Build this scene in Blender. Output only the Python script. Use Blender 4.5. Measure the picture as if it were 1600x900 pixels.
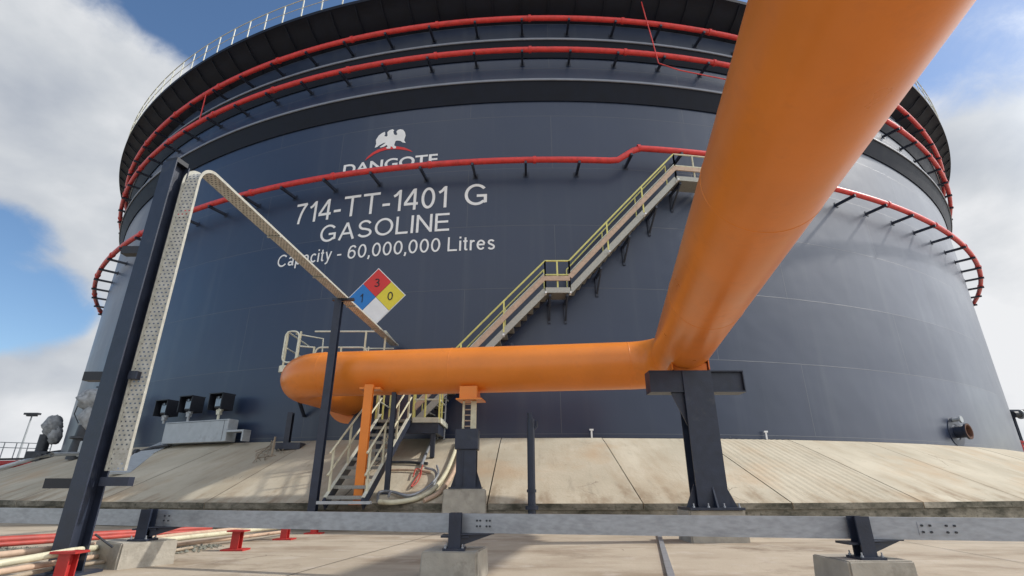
import bpy, math, random
from mathutils import Vector, Matrix
random.seed(7)
sin, cos, rad, pi = math.sin, math.cos, math.radians, math.pi
S = bpy.context.scene
for o in list(bpy.data.objects): bpy.data.objects.remove(o)

# ------------------------------------------------------------ camera, world, sun, exposure
E = 0.91                      # eye height
FPX, PITCH = 801.7, 0.3692
cam = bpy.data.objects.new('camera', bpy.data.cameras.new('camera')); S.collection.objects.link(cam)
cam.location = (0, 0, E); cam.rotation_euler = (pi/2+PITCH, 0.001, 0)
cam.data.sensor_width = 36; cam.data.lens = FPX/1600*36; cam.data.clip_end = 3000; cam.data.clip_start = 0.05
S.camera = cam
SUN_EL, SUN_AZ = rad(42), rad(84)       # azimuth from +Y towards +X
def ray(x, y):
    a = x-800.0; v = 450.0-y
    return Vector((a, FPX*cos(PITCH)-v*sin(PITCH), FPX*sin(PITCH)+v*cos(PITCH)))
def ud(x, y): return ray(x, y).normalized()

W = bpy.data.worlds.new('World'); S.world = W; W.use_nodes = True
nt = W.node_tree; nt.nodes.clear(); N = nt.nodes.new; LK = nt.links.new
out = N('ShaderNodeOutputWorld'); mixs = N('ShaderNodeMixShader'); LK(mixs.outputs[0], out.inputs[0])
sky = N('ShaderNodeTexSky'); sky.sky_type = 'NISHITA'; sky.sun_disc = False
sky.sun_elevation = SUN_EL; sky.sun_rotation = SUN_AZ; sky.air_density = 1.0; sky.dust_density = 0.6; sky.ozone_density = 2.0
b1 = N('ShaderNodeBackground'); b1.inputs[1].default_value = 0.15
hs = N('ShaderNodeHueSaturation'); hs.inputs['Saturation'].default_value = 1.1
LK(sky.outputs[0], hs.inputs['Color']); LK(hs.outputs[0], b1.inputs[0]); LK(b1.outputs[0], mixs.inputs[1])
b2 = N('ShaderNodeBackground'); LK(b2.outputs[0], mixs.inputs[2])
tc = N('ShaderNodeTexCoord'); gen = tc.outputs['Generated']
def M(op, a, b=None, c=None, clamp=False):
    n = N('ShaderNodeMath'); n.operation = op; n.use_clamp = clamp
    for i, v in enumerate((a, b, c)):
        if v is None: continue
        if isinstance(v, (int, float)): n.inputs[i].default_value = v
        else: LK(v, n.inputs[i])
    return n.outputs[0]
def noise(scale, detail, rough=.55, off=(0,0,0), stretch=(1,1,1), dist=0):
    mp = N('ShaderNodeMapping'); mp.inputs['Location'].default_value = off; mp.inputs['Scale'].default_value = stretch
    LK(gen, mp.inputs['Vector'])
    n = N('ShaderNodeTexNoise'); n.inputs['Scale'].default_value = scale; n.inputs['Detail'].default_value = detail
    n.inputs['Roughness'].default_value = rough; n.inputs['Distortion'].default_value = dist
    LK(mp.outputs[0], n.inputs['Vector']); return n.outputs['Fac']
def blob(d, r, amp):            # smooth directional lump of radius r degrees
    n = N('ShaderNodeVectorMath'); n.operation = 'DOT_PRODUCT'; LK(gen, n.inputs[0]); n.inputs[1].default_value = d
    mr = N('ShaderNodeMapRange'); mr.interpolation_type = 'SMOOTHSTEP'
    mr.inputs['From Min'].default_value = cos(rad(r)); mr.inputs['From Max'].default_value = cos(rad(r*.35))
    mr.inputs['To Min'].default_value = 0; mr.inputs['To Max'].default_value = amp
    LK(n.outputs['Value'], mr.inputs['Value']); return mr.outputs[0]
big = noise(2.6, 12, .6, (3.1, 1.2, .4), (1,1,1.3), .25)
fine = noise(6, 9, .55, (0, 5, 2), (1,1,1.2))
wisp = noise(14, 12, .7, (2, 7, 1), (1,1,1.4), .6)
f = M('ADD', M('ADD', M('MULTIPLY', big, .75), M('MULTIPLY', fine, .33)), M('MULTIPLY', M('SUBTRACT', wisp, .45), .22))
BL = [(ud(40,180), 26, .42), (ud(140,240), 15, .30), (ud(20,620), 17, .2), (ud(60,560), 12, .16), (ud(370,90), 7, .2),
      (ud(1600,360), 27, .45), (ud(1590,560), 20, .3), (ud(1500,260), 9, .16),
      (ud(250,-10), 12, -.36), (ud(480,-60), 17, -.5), (ud(340,20), 7, -.22), (ud(15,435), 9, -.62), (ud(-60,420), 8, -.36), (ud(110,475), 4, -.2),
      (ud(1500,-40), 20, -.30), (ud(1530,60), 9, -.16), (ud(1440,150), 5, -.12), (Vector((-.9,-.2,.5)).normalized(), 35, -.1),
      (Vector((sin(rad(102))*.9, cos(rad(102))*.9, .4)).normalized(), 38, .3), (Vector((0,-.8,.35)).normalized(), 60, .16)]  # out-of-view cloud cover added to brighten the tank wall
for d, r, a in BL: f = M('ADD', f, blob(d, r, a))
mr = N('ShaderNodeMapRange'); mr.interpolation_type = 'SMOOTHSTEP'
mr.inputs['From Min'].default_value = .46; mr.inputs['From Max'].default_value = .76
LK(f, mr.inputs['Value']); LK(mr.outputs[0], mixs.inputs[0])
# cloud brightness: thick middles greyer, rims white
shade = noise(3.6, 8, .52, (9, 2, 7), (1,1,1.6), .15)
sh = M('ADD', M('MULTIPLY', shade, .9), M('MULTIPLY', fine, .25))
sh = M('ADD', sh, blob(ud(90,290), 17, -.10)); sh = M('ADD', sh, blob(ud(1575,200), 7, -.14)); sh = M('ADD', sh, blob(ud(1585,470), 14, .14))
sh = M('ADD', sh, blob(ud(40,640), 8, -.06)); sh = M('ADD', sh, blob(ud(200,90), 9, .06)); sh = M('ADD', sh, blob(ud(50,690), 5, .2))
cr = N('ShaderNodeValToRGB'); cr.color_ramp.elements[0].position = .36; cr.color_ramp.elements[0].color = (.44,.48,.55,1)
cr.color_ramp.elements[1].position = .74; cr.color_ramp.elements[1].color = (.86,.87,.89,1)
e = cr.color_ramp.elements.new(.55); e.color = (.62,.65,.69,1)
LK(sh, cr.inputs[0]); LK(cr.outputs[0], b2.inputs[0])
# unseen clouds near the sun and behind the camera, boosted to light the tank
LK(M('ADD', 1.0, M('ADD', blob(Vector((sin(rad(96))*cos(rad(26)), cos(rad(96))*cos(rad(26)), sin(rad(26)))), 46, 1.9), blob(Vector((0,-.8,.6)), 85, .6))), b2.inputs[1])

sun = bpy.data.objects.new('sun', bpy.data.lights.new('sun', 'SUN')); S.collection.objects.link(sun)
sun.data.energy = 3.4; sun.data.angle = rad(2.0); sun.data.color = (1, .95, .87)
sd = Vector((sin(SUN_AZ)*cos(SUN_EL), cos(SUN_AZ)*cos(SUN_EL), sin(SUN_EL)))
sun.rotation_euler = (-sd).to_track_quat('-Z', 'Y').to_euler(); sun.location = (20, -10, 40)
S.view_settings.view_transform = 'Standard'; S.view_settings.look = 'None'; S.view_settings.gamma = 1
S.view_settings.exposure = 0.0; S.view_settings.use_curve_mapping = False

# ------------------------------------------------------------ materials
def newmat(name):
    m = bpy.data.materials.new(name); m.use_nodes = True; t = m.node_tree
    return m, t, t.nodes['Principled BSDF']
def mat(name, col, rough=.5, var=.12, scale=6, metallic=0, bump=.02, bscale=40, spec=.5, coat=0, dirt=None, dscale=1.5, dlo=.55, dhi=.75, coords='Object', stretch=(1,1,1)):
    m, t, P = newmat(name); nd, lk = t.nodes.new, t.links.new
    tc = nd('ShaderNodeTexCoord'); mp = nd('ShaderNodeMapping'); mp.inputs['Scale'].default_value = stretch; lk(tc.outputs[coords], mp.inputs[0])
    n = nd('ShaderNodeTexNoise'); n.inputs['Scale'].default_value = scale; n.inputs['Detail'].default_value = 6; lk(mp.outputs[0], n.inputs['Vector'])
    r = nd('ShaderNodeValToRGB'); r.color_ramp.elements[0].position = .3; r.color_ramp.elements[1].position = .7
    r.color_ramp.elements[0].color = [c*(1-var) for c in col]+[1]; r.color_ramp.elements[1].color = [min(1, c*(1+var)) for c in col]+[1]
    lk(n.outputs['Fac'], r.inputs[0]); colout = r.outputs[0]
    if dirt:
        n2 = nd('ShaderNodeTexNoise'); n2.inputs['Scale'].default_value = dscale; n2.inputs['Detail'].default_value = 9; n2.inputs['Roughness'].default_value = .65
        lk(mp.outputs[0], n2.inputs['Vector'])
        mr = nd('ShaderNodeMapRange'); mr.inputs['From Min'].default_value = dlo; mr.inputs['From Max'].default_value = dhi; lk(n2.outputs['Fac'], mr.inputs['Value'])
        mx = nd('ShaderNodeMix'); mx.data_type = 'RGBA'; lk(mr.outputs[0], mx.inputs['Factor']); lk(colout, mx.inputs['A']); mx.inputs['B'].default_value = list(dirt)+[1]
        colout = mx.outputs['Result']
    lk(colout, P.inputs['Base Color'])
    P.inputs['Metallic'].default_value = metallic; P.inputs['Specular IOR Level'].default_value = spec
    P.inputs['Coat Weight'].default_value = coat; P.inputs['Coat Roughness'].default_value = .15
    rr = nd('ShaderNodeMapRange'); rr.inputs['To Min'].default_value = max(.05, rough-.08); rr.inputs['To Max'].default_value = min(1, rough+.1)
    lk(n.outputs['Fac'], rr.inputs['Value']); lk(rr.outputs[0], P.inputs['Roughness'])
    if bump:
        n3 = nd('ShaderNodeTexNoise'); n3.inputs['Scale'].default_value = bscale; n3.inputs['Detail'].default_value = 5; lk(mp.outputs[0], n3.inputs['Vector'])
        b = nd('ShaderNodeBump'); b.inputs['Strength'].default_value = .6; b.inputs['Distance'].default_value = bump; lk(n3.outputs['Fac'], b.inputs['Height']); lk(b.outputs[0], P.inputs['Normal'])
    return m
m_navy = mat('navy_paint', (.020,.027,.048), .42, .25, 5, bump=.003, dirt=(.06,.065,.07), dscale=3, dlo=.6, dhi=.8)
m_girder = mat('navy_girder_paint', (.006,.009,.018), .6, .25, 2, bump=.002, spec=.25)
m_orange = mat('orange_paint', (.75,.222,.028), .30, .07, 1.6, bump=.0012, bscale=30, spec=.45, dirt=(.60,.18,.035), dscale=3.2, dlo=.52, dhi=.9)
m_red = mat('red_paint', (.62,.045,.040), .42, .15, 6, bump=.001, dirt=(.30,.03,.025), dscale=4)
m_redped = mat('red_pedestal_paint', (.42,.028,.026), .5, .2, 6, bump=.001, dirt=(.22,.04,.03), dscale=5)
m_reddull = mat('faded_red_paint', (.40,.06,.045), .55, .2, 5, bump=.002, dirt=(.24,.07,.05), dscale=3)
m_cream = mat('cream_paint', (.58,.55,.40), .5, .1, 9, bump=.001, dirt=(.35,.29,.18), dscale=5)
m_yellow = mat('yellow_paint', (.66,.62,.20), .5, .1, 8, bump=.001, dirt=(.5,.45,.25), dscale=5)
m_pale = mat('pale_rail_paint', (.60,.60,.50), .5, .1, 8, bump=.001, dirt=(.4,.36,.25), dscale=5)
m_galv = mat('galvanised_steel', (.36,.38,.41), .42, .14, 30, metallic=.55, bump=.001, dirt=(.22,.23,.25), dscale=7, dlo=.5, dhi=.8, stretch=(.3,1,1))
m_galvtray = mat('dull_galvanised_tray', (.40,.395,.35), .6, .12, 20, metallic=.15, bump=.001, dirt=(.34,.32,.27), dscale=6)
m_plank = mat('primer_tray', (.50,.36,.26), .65, .12, 10, bump=.001, dirt=(.34,.24,.18), dscale=6)
m_tread = mat('grating_steel', (.30,.29,.26), .6, .2, 30, metallic=.3, bump=.003, bscale=90)
m_conc = mat('footing_concrete', (.37,.34,.285), .9, .16, 5, bump=.012, bscale=22, dirt=(.16,.145,.12), dscale=2.2, dlo=.55, dhi=.78)
m_rust = mat('rust', (.10,.045,.028), .85, .4, 14, bump=.006)
m_black = mat('black_hood', (.012,.014,.02), .45, .2, 8, bump=.001)
m_glass = mat('gauge_glass', (.18,.22,.27), .12, .3, 12, bump=0, spec=.8)
m_grey = mat('grey_cabinet_paint', (.38,.41,.43), .5, .08, 4, bump=.001, dirt=(.25,.26,.27), dscale=3)
m_wrap = mat('weathered_wrapping', (.30,.31,.32), .8, .3, 6, bump=.03, bscale=9, dirt=(.12,.12,.13), dscale=4)
m_dark = mat('dark_machinery', (.03,.034,.042), .5, .4, 6, bump=.01)
m_white = mat('white_paint', (.80,.80,.79), .5, .05, 3, bump=.0005, dirt=(.55,.56,.57), dscale=2.5, dlo=.62, dhi=.85)
m_hred = mat('hazard_red', (.62,.03,.025), .45, .05, 3, bump=0)
m_hblue = mat('hazard_blue', (.015,.18,.52), .45, .05, 3, bump=0)
m_hyel = mat('hazard_yellow', (.72,.60,.04), .45, .05, 3, bump=0)
m_ink = mat('black_ink', (.01,.01,.012), .5, .05, 3, bump=0)
m_hose = mat('rubber_hose', (.33,.27,.20), .7, .2, 6, bump=.002)

def shell_mat():
    m, t, P = newmat('tank_shell_paint'); nd, lk = t.nodes.new, t.links.new
    uv = nd('ShaderNodeUVMap'); uv.uv_map = 'UVMap'
    br = nd('ShaderNodeTexBrick'); br.inputs['Scale'].default_value = 1; br.inputs['Brick Width'].default_value = 8.6
    br.inputs['Row Height'].default_value = 2.43; br.inputs['Mortar Size'].default_value = .014; br.inputs['Mortar Smooth'].default_value = .4
    br.offset = .37; br.inputs['Color1'].default_value = (0,0,0,1); br.inputs['Color2'].default_value = (1,1,1,1); br.inputs['Mortar'].default_value = (.5,.5,.5,1)
    lk(uv.outputs[0], br.inputs['Vector'])
    tc = nd('ShaderNodeTexCoord')
    n = nd('ShaderNodeTexNoise'); n.inputs['Scale'].default_value = .35; n.inputs['Detail'].default_value = 8; n.inputs['Roughness'].default_value = .6; lk(tc.outputs['Object'], n.inputs['Vector'])
    st = nd('ShaderNodeMapping'); st.inputs['Scale'].default_value = (1.3,.05,1); lk(uv.outputs[0], st.inputs[0])
    n2 = nd('ShaderNodeTexNoise'); n2.inputs['Scale'].default_value = 1.5; n2.inputs['Detail'].default_value = 7; lk(st.outputs[0], n2.inputs['Vector'])
    def mx(fac, a, b, f0=None, f1=None):
        x = nd('ShaderNodeMix'); x.data_type = 'RGBA'
        if f0 is not None:
            mr = nd('ShaderNodeMapRange'); mr.inputs['From Min'].default_value = f0; mr.inputs['From Max'].default_value = f1; lk(fac, mr.inputs['Value']); fac = mr.outputs[0]
        lk(fac, x.inputs['Factor'])
        for s, v in (('A', a), ('B', b)):
            if isinstance(v, tuple): x.inputs[s].default_value = (*v, 1)
            else: lk(v, x.inputs[s])
        return x.outputs['Result']
    c = mx(n.outputs['Fac'], (.006,.016,.046), (.012,.024,.062), .3, .7)
    pv = nd('ShaderNodeMapRange'); pv.inputs['To Min'].default_value = 0; pv.inputs['To Max'].default_value = .35; lk(br.outputs['Color'], pv.inputs['Value'])
    c = mx(pv.outputs[0], c, (.020,.034,.068))
    c = mx(n2.outputs['Fac'], c, (.030,.042,.072), .54, .82)
    c = mx(br.outputs['Fac'], c, (.048,.056,.078))
    lk(c, P.inputs['Base Color'])
    mr = nd('ShaderNodeMapRange'); mr.inputs['To Min'].default_value = .34; mr.inputs['To Max'].default_value = .50
    mr.inputs['From Min'].default_value = .3; mr.inputs['From Max'].default_value = .7; lk(n.outputs['Fac'], mr.inputs['Value'])
    ra = nd('ShaderNodeMath'); ra.operation = 'MULTIPLY_ADD'; lk(br.outputs['Color'], ra.inputs[0]); ra.inputs[1].default_value = .10; lk(mr.outputs[0], ra.inputs[2]); lk(ra.outputs[0], P.inputs['Roughness'])
    P.inputs['IOR'].default_value = 1.5; P.inputs['Specular IOR Level'].default_value = .5; P.inputs['Coat Weight'].default_value = .40; P.inputs['Coat Roughness'].default_value = .28; P.inputs['Coat IOR'].default_value = 1.6
    # oil-canned plates: broad shallow waves plus the weld beads
    w = nd('ShaderNodeTexNoise'); w.inputs['Scale'].default_value = .55; w.inputs['Detail'].default_value = 2; lk(tc.outputs['Object'], w.inputs['Vector'])
    bA = nd('ShaderNodeBump'); bA.inputs['Strength'].default_value = 1; bA.inputs['Distance'].default_value = .045; lk(w.outputs['Fac'], bA.inputs['Height'])
    bB = nd('ShaderNodeBump'); bB.inputs['Strength'].default_value = .5; bB.inputs['Distance'].default_value = .006; lk(br.outputs['Fac'], bB.inputs['Height']); lk(bA.outputs[0], bB.inputs['Normal'])
    lk(bB.outputs[0], P.inputs['Normal'])
    return m
m_shell = shell_mat()

def ground_mat():
    m, t, P = newmat('paving_concrete'); nd, lk = t.nodes.new, t.links.new
    tc = nd('ShaderNodeTexCoord'); ob = tc.outputs['Object']
    def no(scale, det, stretch=(1,1,1), ro=.6):
        mp = nd('ShaderNodeMapping'); mp.inputs['Scale'].default_value = stretch; lk(ob, mp.inputs[0])
        n = nd('ShaderNodeTexNoise'); n.inputs['Scale'].default_value = scale; n.inputs['Detail'].default_value = det; n.inputs['Roughness'].default_value = ro; lk(mp.outputs[0], n.inputs['Vector']); return n.outputs['Fac']
    def mx(fac, a, b, f0, f1):
        x = nd('ShaderNodeMix'); x.data_type = 'RGBA'; mr = nd('ShaderNodeMapRange'); mr.inputs['From Min'].default_value = f0; mr.inputs['From Max'].default_value = f1
        lk(fac, mr.inputs['Value']); lk(mr.outputs[0], x.inputs['Factor'])
        for s, v in (('A', a), ('B', b)):
            if isinstance(v, tuple): x.inputs[s].default_value = (*v, 1)
            else: lk(v, x.inputs[s])
        return x.outputs['Result']
    def crack(scale, col, cc, w_=.006, thr=.56):
        wn = nd('ShaderNodeTexNoise'); wn.inputs['Scale'].default_value = scale*2.5; wn.inputs['Detail'].default_value = 6; lk(ob, wn.inputs['Vector'])
        va = nd('ShaderNodeVectorMath'); va.operation = 'MULTIPLY_ADD'; lk(wn.outputs['Color'], va.inputs[0]); va.inputs[1].default_value = (.5,.5,.5); lk(ob, va.inputs[2])
        vo = nd('ShaderNodeTexVoronoi'); vo.feature = 'DISTANCE_TO_EDGE'; vo.inputs['Scale'].default_value = scale; lk(va.outputs[0], vo.inputs['Vector'])
        m1 = nd('ShaderNodeMapRange'); m1.inputs['From Min'].default_value = w_*.3; m1.inputs['From Max'].default_value = w_; m1.inputs['To Min'].default_value = 1; m1.inputs['To Max'].default_value = 0; lk(vo.outputs['Distance'], m1.inputs['Value'])
        m2 = nd('ShaderNodeMapRange'); m2.inputs['From Min'].default_value = thr; m2.inputs['From Max'].default_value = thr+.04; lk(no(scale*.7, 4), m2.inputs['Value'])
        mm = nd('ShaderNodeMath'); mm.operation = 'MULTIPLY'; lk(m1.outputs[0], mm.inputs[0]); lk(m2.outputs[0], mm.inputs[1])
        return mx(mm.outputs[0], col, cc, 0, 1)
    c = mx(no(.6, 9), (.36,.30,.225), (.47,.405,.315), .3, .7)
    c = mx(no(.9, 8, (.5,1,1)), c, (.24,.18,.125), .50, .72)
    c = mx(no(.35, 9, (1,1,1), .7), c, (.20,.15,.105), .55, .68)
    c = mx(no(2.2, 9), c, (.50,.44,.37), .55, .8)
    c = mx(no(14, 8), c, (.28,.22,.17), .62, .9)
    c = crack(.45, c, (.19,.15,.115), .006, .55)
    lk(c, P.inputs['Base Color']); P.inputs['Roughness'].default_value = .88; P.inputs['Specular IOR Level'].default_value = .3
    b = nd('ShaderNodeBump'); b.inputs['Distance'].default_value = .01; b.inputs['Strength'].default_value = .6; lk(no(18, 8), b.inputs['Height']); lk(b.outputs[0], P.inputs['Normal'])
    return m
m_ground = ground_mat()
def slab_mat(name, edge=False):
    m, t, P = newmat(name); nd, lk = t.nodes.new, t.links.new
    uv = nd('ShaderNodeUVMap'); uv.uv_map = 'UVMap'; tc = nd('ShaderNodeTexCoord')
    def no(src, scale, det, stretch=(1,1,1), ro=.6):
        mp = nd('ShaderNodeMapping'); mp.inputs['Scale'].default_value = stretch; lk(src, mp.inputs[0])
        n = nd('ShaderNodeTexNoise'); n.inputs['Scale'].default_value = scale; n.inputs['Detail'].default_value = det; n.inputs['Roughness'].default_value = ro; lk(mp.outputs[0], n.inputs['Vector']); return n.outputs['Fac']
    def mx(fac, a, b, f0, f1):
        x = nd('ShaderNodeMix'); x.data_type = 'RGBA'; mr = nd('ShaderNodeMapRange'); mr.inputs['From Min'].default_value = f0; mr.inputs['From Max'].default_value = f1
        lk(fac, mr.inputs['Value']); lk(mr.outputs[0], x.inputs['Factor'])
        for s, v in (('A', a), ('B', b)):
            if isinstance(v, tuple): x.inputs[s].default_value = (*v, 1)
            else: lk(v, x.inputs[s])
        return x.outputs['Result']
    U = uv.outputs[0]; O = tc.outputs['Object']
    def crack(scale, col, cc, w_=.006, thr=.56):
        wn = nd('ShaderNodeTexNoise'); wn.inputs['Scale'].default_value = scale*2.5; wn.inputs['Detail'].default_value = 6; lk(O, wn.inputs['Vector'])
        va = nd('ShaderNodeVectorMath'); va.operation = 'MULTIPLY_ADD'; lk(wn.outputs['Color'], va.inputs[0]); va.inputs[1].default_value = (.5,.5,.5); lk(O, va.inputs[2])
        vo = nd('ShaderNodeTexVoronoi'); vo.feature = 'DISTANCE_TO_EDGE'; vo.inputs['Scale'].default_value = scale; lk(va.outputs[0], vo.inputs['Vector'])
        m1 = nd('ShaderNodeMapRange'); m1.inputs['From Min'].default_value = w_*.3; m1.inputs['From Max'].default_value = w_; m1.inputs['To Min'].default_value = 1; m1.inputs['To Max'].default_value = 0; lk(vo.outputs['Distance'], m1.inputs['Value'])
        m2 = nd('ShaderNodeMapRange'); m2.inputs['From Min'].default_value = thr; m2.inputs['From Max'].default_value = thr+.04; lk(no(O, scale*.7, 4), m2.inputs['Value'])
        mm = nd('ShaderNodeMath'); mm.operation = 'MULTIPLY'; lk(m1.outputs[0], mm.inputs[0]); lk(m2.outputs[0], mm.inputs[1])
        return mx(mm.outputs[0], col, cc, 0, 1)
    if edge:
        c = mx(no(O, 1.4, 9), (.25,.225,.175), (.38,.345,.28), .35, .65)
        c = mx(no(U, .8, 10, (1,2.5,1), .72), c, (.055,.052,.038), .34, .60)
        c = mx(no(O, 9, 9), c, (.05,.05,.036), .55, .75)
    else:
        c = mx(no(O, .5, 8), (.40,.355,.27), (.53,.475,.37), .32, .68)
        c = mx(no(U, .8, 9, (1,.35,1), .68), c, (.35,.275,.185), .46, .76)     # run-down stains
        c = mx(no(U, 3, 9, (1,.22,1), .7), c, (.25,.22,.17), .56, .84)
        c = mx(no(O, .35, 6), c, (.44,.31,.19), .56, .78)
        c = mx(no(O, 1.1, 10, ro=.72), c, (.17,.145,.11), .62, .80)
        c = mx(no(O, 12, 9), c, (.29,.26,.21), .62, .9)
        # silt and rust washed down to the foot of the slope
        sx = nd('ShaderNodeSeparateXYZ'); lk(U, sx.inputs[0]); ft = nd('ShaderNodeMapRange'); ft.inputs['From Min'].default_value = 1.1; ft.inputs['From Max'].default_value = 0; ft.inputs['To Max'].default_value = .20; lk(sx.outputs['Y'], ft.inputs['Value'])
        ad = nd('ShaderNodeMath'); ad.operation = 'ADD'; lk(ft.outputs[0], ad.inputs[0]); lk(no(U, 1.6, 9, (1,.6,1), .7), ad.inputs[1])
        c = mx(ad.outputs[0], c, (.22,.155,.095), .62, .90)
        c = crack(.6, c, (.19,.165,.125), .005, .60)
    lk(c, P.inputs['Base Color']); P.inputs['Roughness'].default_value = .9; P.inputs['Specular IOR Level'].default_value = .3
    b = nd('ShaderNodeBump'); b.inputs['Distance'].default_value = .012; b.inputs['Strength'].default_value = .7; lk(no(O, 16, 8), b.inputs['Height']); lk(b.outputs[0], P.inputs['Normal'])
    return m
m_slab = slab_mat('berm_slab_concrete'); m_kerb = slab_mat('mouldy_kerb_concrete', True)
m_gap = mat('joint_filler', (.10,.09,.075), .95, .2, 5, bump=.004)
m_berm = mat('berm_core', (.16,.14,.11), .95, .2, 3, bump=.01)

def perf_mat():
    m, t, P = newmat('perforated_tray_steel'); nd, lk = t.nodes.new, t.links.new
    uv = nd('ShaderNodeUVMap'); uv.uv_map = 'UVMap'
    br = nd('ShaderNodeTexBrick'); br.inputs['Scale'].default_value = 1; br.inputs['Brick Width'].default_value = .062; br.inputs['Row Height'].default_value = .055
    br.inputs['Mortar Size'].default_value = .019; br.inputs['Mortar Smooth'].default_value = .1; lk(uv.outputs[0], br.inputs['Vector'])
    n = nd('ShaderNodeTexNoise'); n.inputs['Scale'].default_value = 9; n.inputs['Detail'].default_value = 7; lk(uv.outputs[0], n.inputs['Vector'])
    r = nd('ShaderNodeValToRGB'); r.color_ramp.elements[0].position = .3; r.color_ramp.elements[0].color = (.40,.39,.34,1); r.color_ramp.elements[1].position = .65; r.color_ramp.elements[1].color = (.60,.59,.54,1)
    lk(n.outputs['Fac'], r.inputs[0]); lk(r.outputs[0], P.inputs['Base Color']); P.inputs['Roughness'].default_value = .6
    lk(br.outputs['Fac'], P.inputs['Alpha'])
    return m
m_perf = perf_mat()

# ------------------------------------------------------------ mesh builder
class MB:
    def __init__(s): s.v, s.f, s.uv, s.sm = [], [], [], False
    def add(s, vs, fs, uvs=None):
        o = len(s.v); s.v += [tuple(v) for v in vs]; s.f += [tuple(o+i for i in f) for f in fs]
        s.uv += list(uvs) if uvs else [(v[0], v[1]) for v in vs]
        return s
    def box(s, c, d, rz=0, M3=None, bev=0):
        hx, hy, hz = d[0]/2, d[1]/2, d[2]/2
        m = M3 if M3 is not None else Matrix.Rotation(rz, 3, 'Z'); c = Vector(c)
        if bev:
            b = bev; pts = []
            for sx in (-1,1):
                for sy in (-1,1):
                    for sz in (-1,1):
                        pts += [(sx*(hx-b), sy*(hy-b), sz*hz), (sx*(hx-b), sy*hy, sz*(hz-b)), (sx*hx, sy*(hy-b), sz*(hz-b))]
            import bmesh
            bm = bmesh.new()
            for p in pts: bm.verts.new(p)
            bmesh.ops.convex_hull(bm, input=bm.verts)
            bmesh.ops.dissolve_limit(bm, angle_limit=.01, verts=bm.verts, edges=bm.edges)
            bm.verts.index_update()
            s.add([c+m@v.co for v in bm.verts], [[v.index for v in f.verts] for f in bm.faces]); bm.free(); return s
        p = [(-hx,-hy,-hz),(hx,-hy,-hz),(hx,hy,-hz),(-hx,hy,-hz),(-hx,-hy,hz),(hx,-hy,hz),(hx,hy,hz),(-hx,hy,hz)]
        return s.add([c+m@Vector(q) for q in p], [(0,3,2,1),(4,5,6,7),(0,1,5,4),(1,2,6,5),(2,3,7,6),(3,0,4,7)])
    def bar(s, p, q, w, h=None, up=(0,0,1)):      # rectangular bar p->q, w across, h along 'up'
        p, q = Vector(p), Vector(q); h = h or w; d = (q-p); L = d.length
        if L < 1e-6: return s
        d /= L; u = Vector(up)
        if abs(d.dot(u)) > .98: u = Vector((0,1,0))
        a = d.cross(u).normalized(); b = a.cross(d)
        m = Matrix((a, d, b)).transposed()
        return s.box((p+q)/2, (w, L, h), M3=m)
    def tube(s, pts, r, n=12, caps=True, closed=False):
        pts = [Vector(p) for p in pts]; k = len(pts); rs = r if isinstance(r, (list, tuple)) else [r]*k
        vs = []; prev = None
        for i, p in enumerate(pts):
            if closed: d = pts[(i+1)%k]-pts[i-1]
            else: d = pts[min(i+1,k-1)]-pts[max(i-1,0)]
            d.normalize()
            if prev is None:
                u = Vector((0,0,1)) if abs(d.z) < .9 else Vector((0,1,0)); a = d.cross(u).normalized()
            else: a = (prev-d*prev.dot(d)).normalized()
            prev = a; b = d.cross(a)
            vs += [p+(a*cos(2*pi*j/n)+b*sin(2*pi*j/n))*rs[i] for j in range(n)]
        fs = []
        for i in range(k if closed else k-1):
            i2 = (i+1)%k
            for j in range(n): j2 = (j+1)%n; fs.append((i*n+j, i2*n+j, i2*n+j2, i*n+j2))
        if caps and not closed: fs += [tuple(range(n)), tuple(reversed(range((k-1)*n, k*n)))]
        s.sm = True
        return s.add(vs, fs)
    def prism(s, poly, d):                        # poly: list of 3D points, extruded by vector d
        k = len(poly); d = Vector(d); P = [Vector(p) for p in poly]
        return s.add(P+[p+d for p in P], [tuple(range(k))[::-1], tuple(range(k, 2*k))]+[(i, (i+1)%k, k+(i+1)%k, k+i) for i in range(k)])
    def lathe(s, c, prof, axis=(0,0,1), n=24):
        c = Vector(c); d = Vector(axis).normalized(); u = Vector((0,0,1)) if abs(d.z) < .9 else Vector((1,0,0)); a = d.cross(u).normalized(); b = d.cross(a)
        vs = []
        for (r, h) in prof: vs += [c+d*h+(a*cos(2*pi*j/n)+b*sin(2*pi*j/n))*r for j in range(n)]
        fs = []
        for i in range(len(prof)-1):
            for j in range(n): j2 = (j+1)%n; fs.append((i*n+j, i*n+j2, (i+1)*n+j2, (i+1)*n+j))
        s.sm = True
        return s.add(vs, fs)

def build(name, mb, m, parent=None, smooth=None, origin=None, ang=40):
    og = Vector(origin) if origin is not None else (Vector(parent['_o']) if parent is not None and '_o' in parent else Vector((0,0,0)))
    me = bpy.data.meshes.new(name); me.from_pydata([tuple(Vector(v)-og) for v in mb.v], [], mb.f)
    ul = me.uv_layers.new(name='UVMap')
    for l in me.loops: ul.data[l.index].uv = mb.uv[l.vertex_index]
    me.materials.append(m)
    import bmesh
    bm = bmesh.new(); bm.from_mesh(me); bmesh.ops.recalc_face_normals(bm, faces=bm.faces); bm.to_mesh(me); bm.free()
    sm = mb.sm if smooth is None else smooth
    if sm:
        me.polygons.foreach_set('use_smooth', [True]*len(me.polygons))
        try: me.set_sharp_from_angle(angle=rad(ang))
        except Exception: pass
    o = bpy.data.objects.new(name, me); S.collection.objects.link(o)
    if parent is not None: o.parent = parent
    else: o.location = og
    return o
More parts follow.
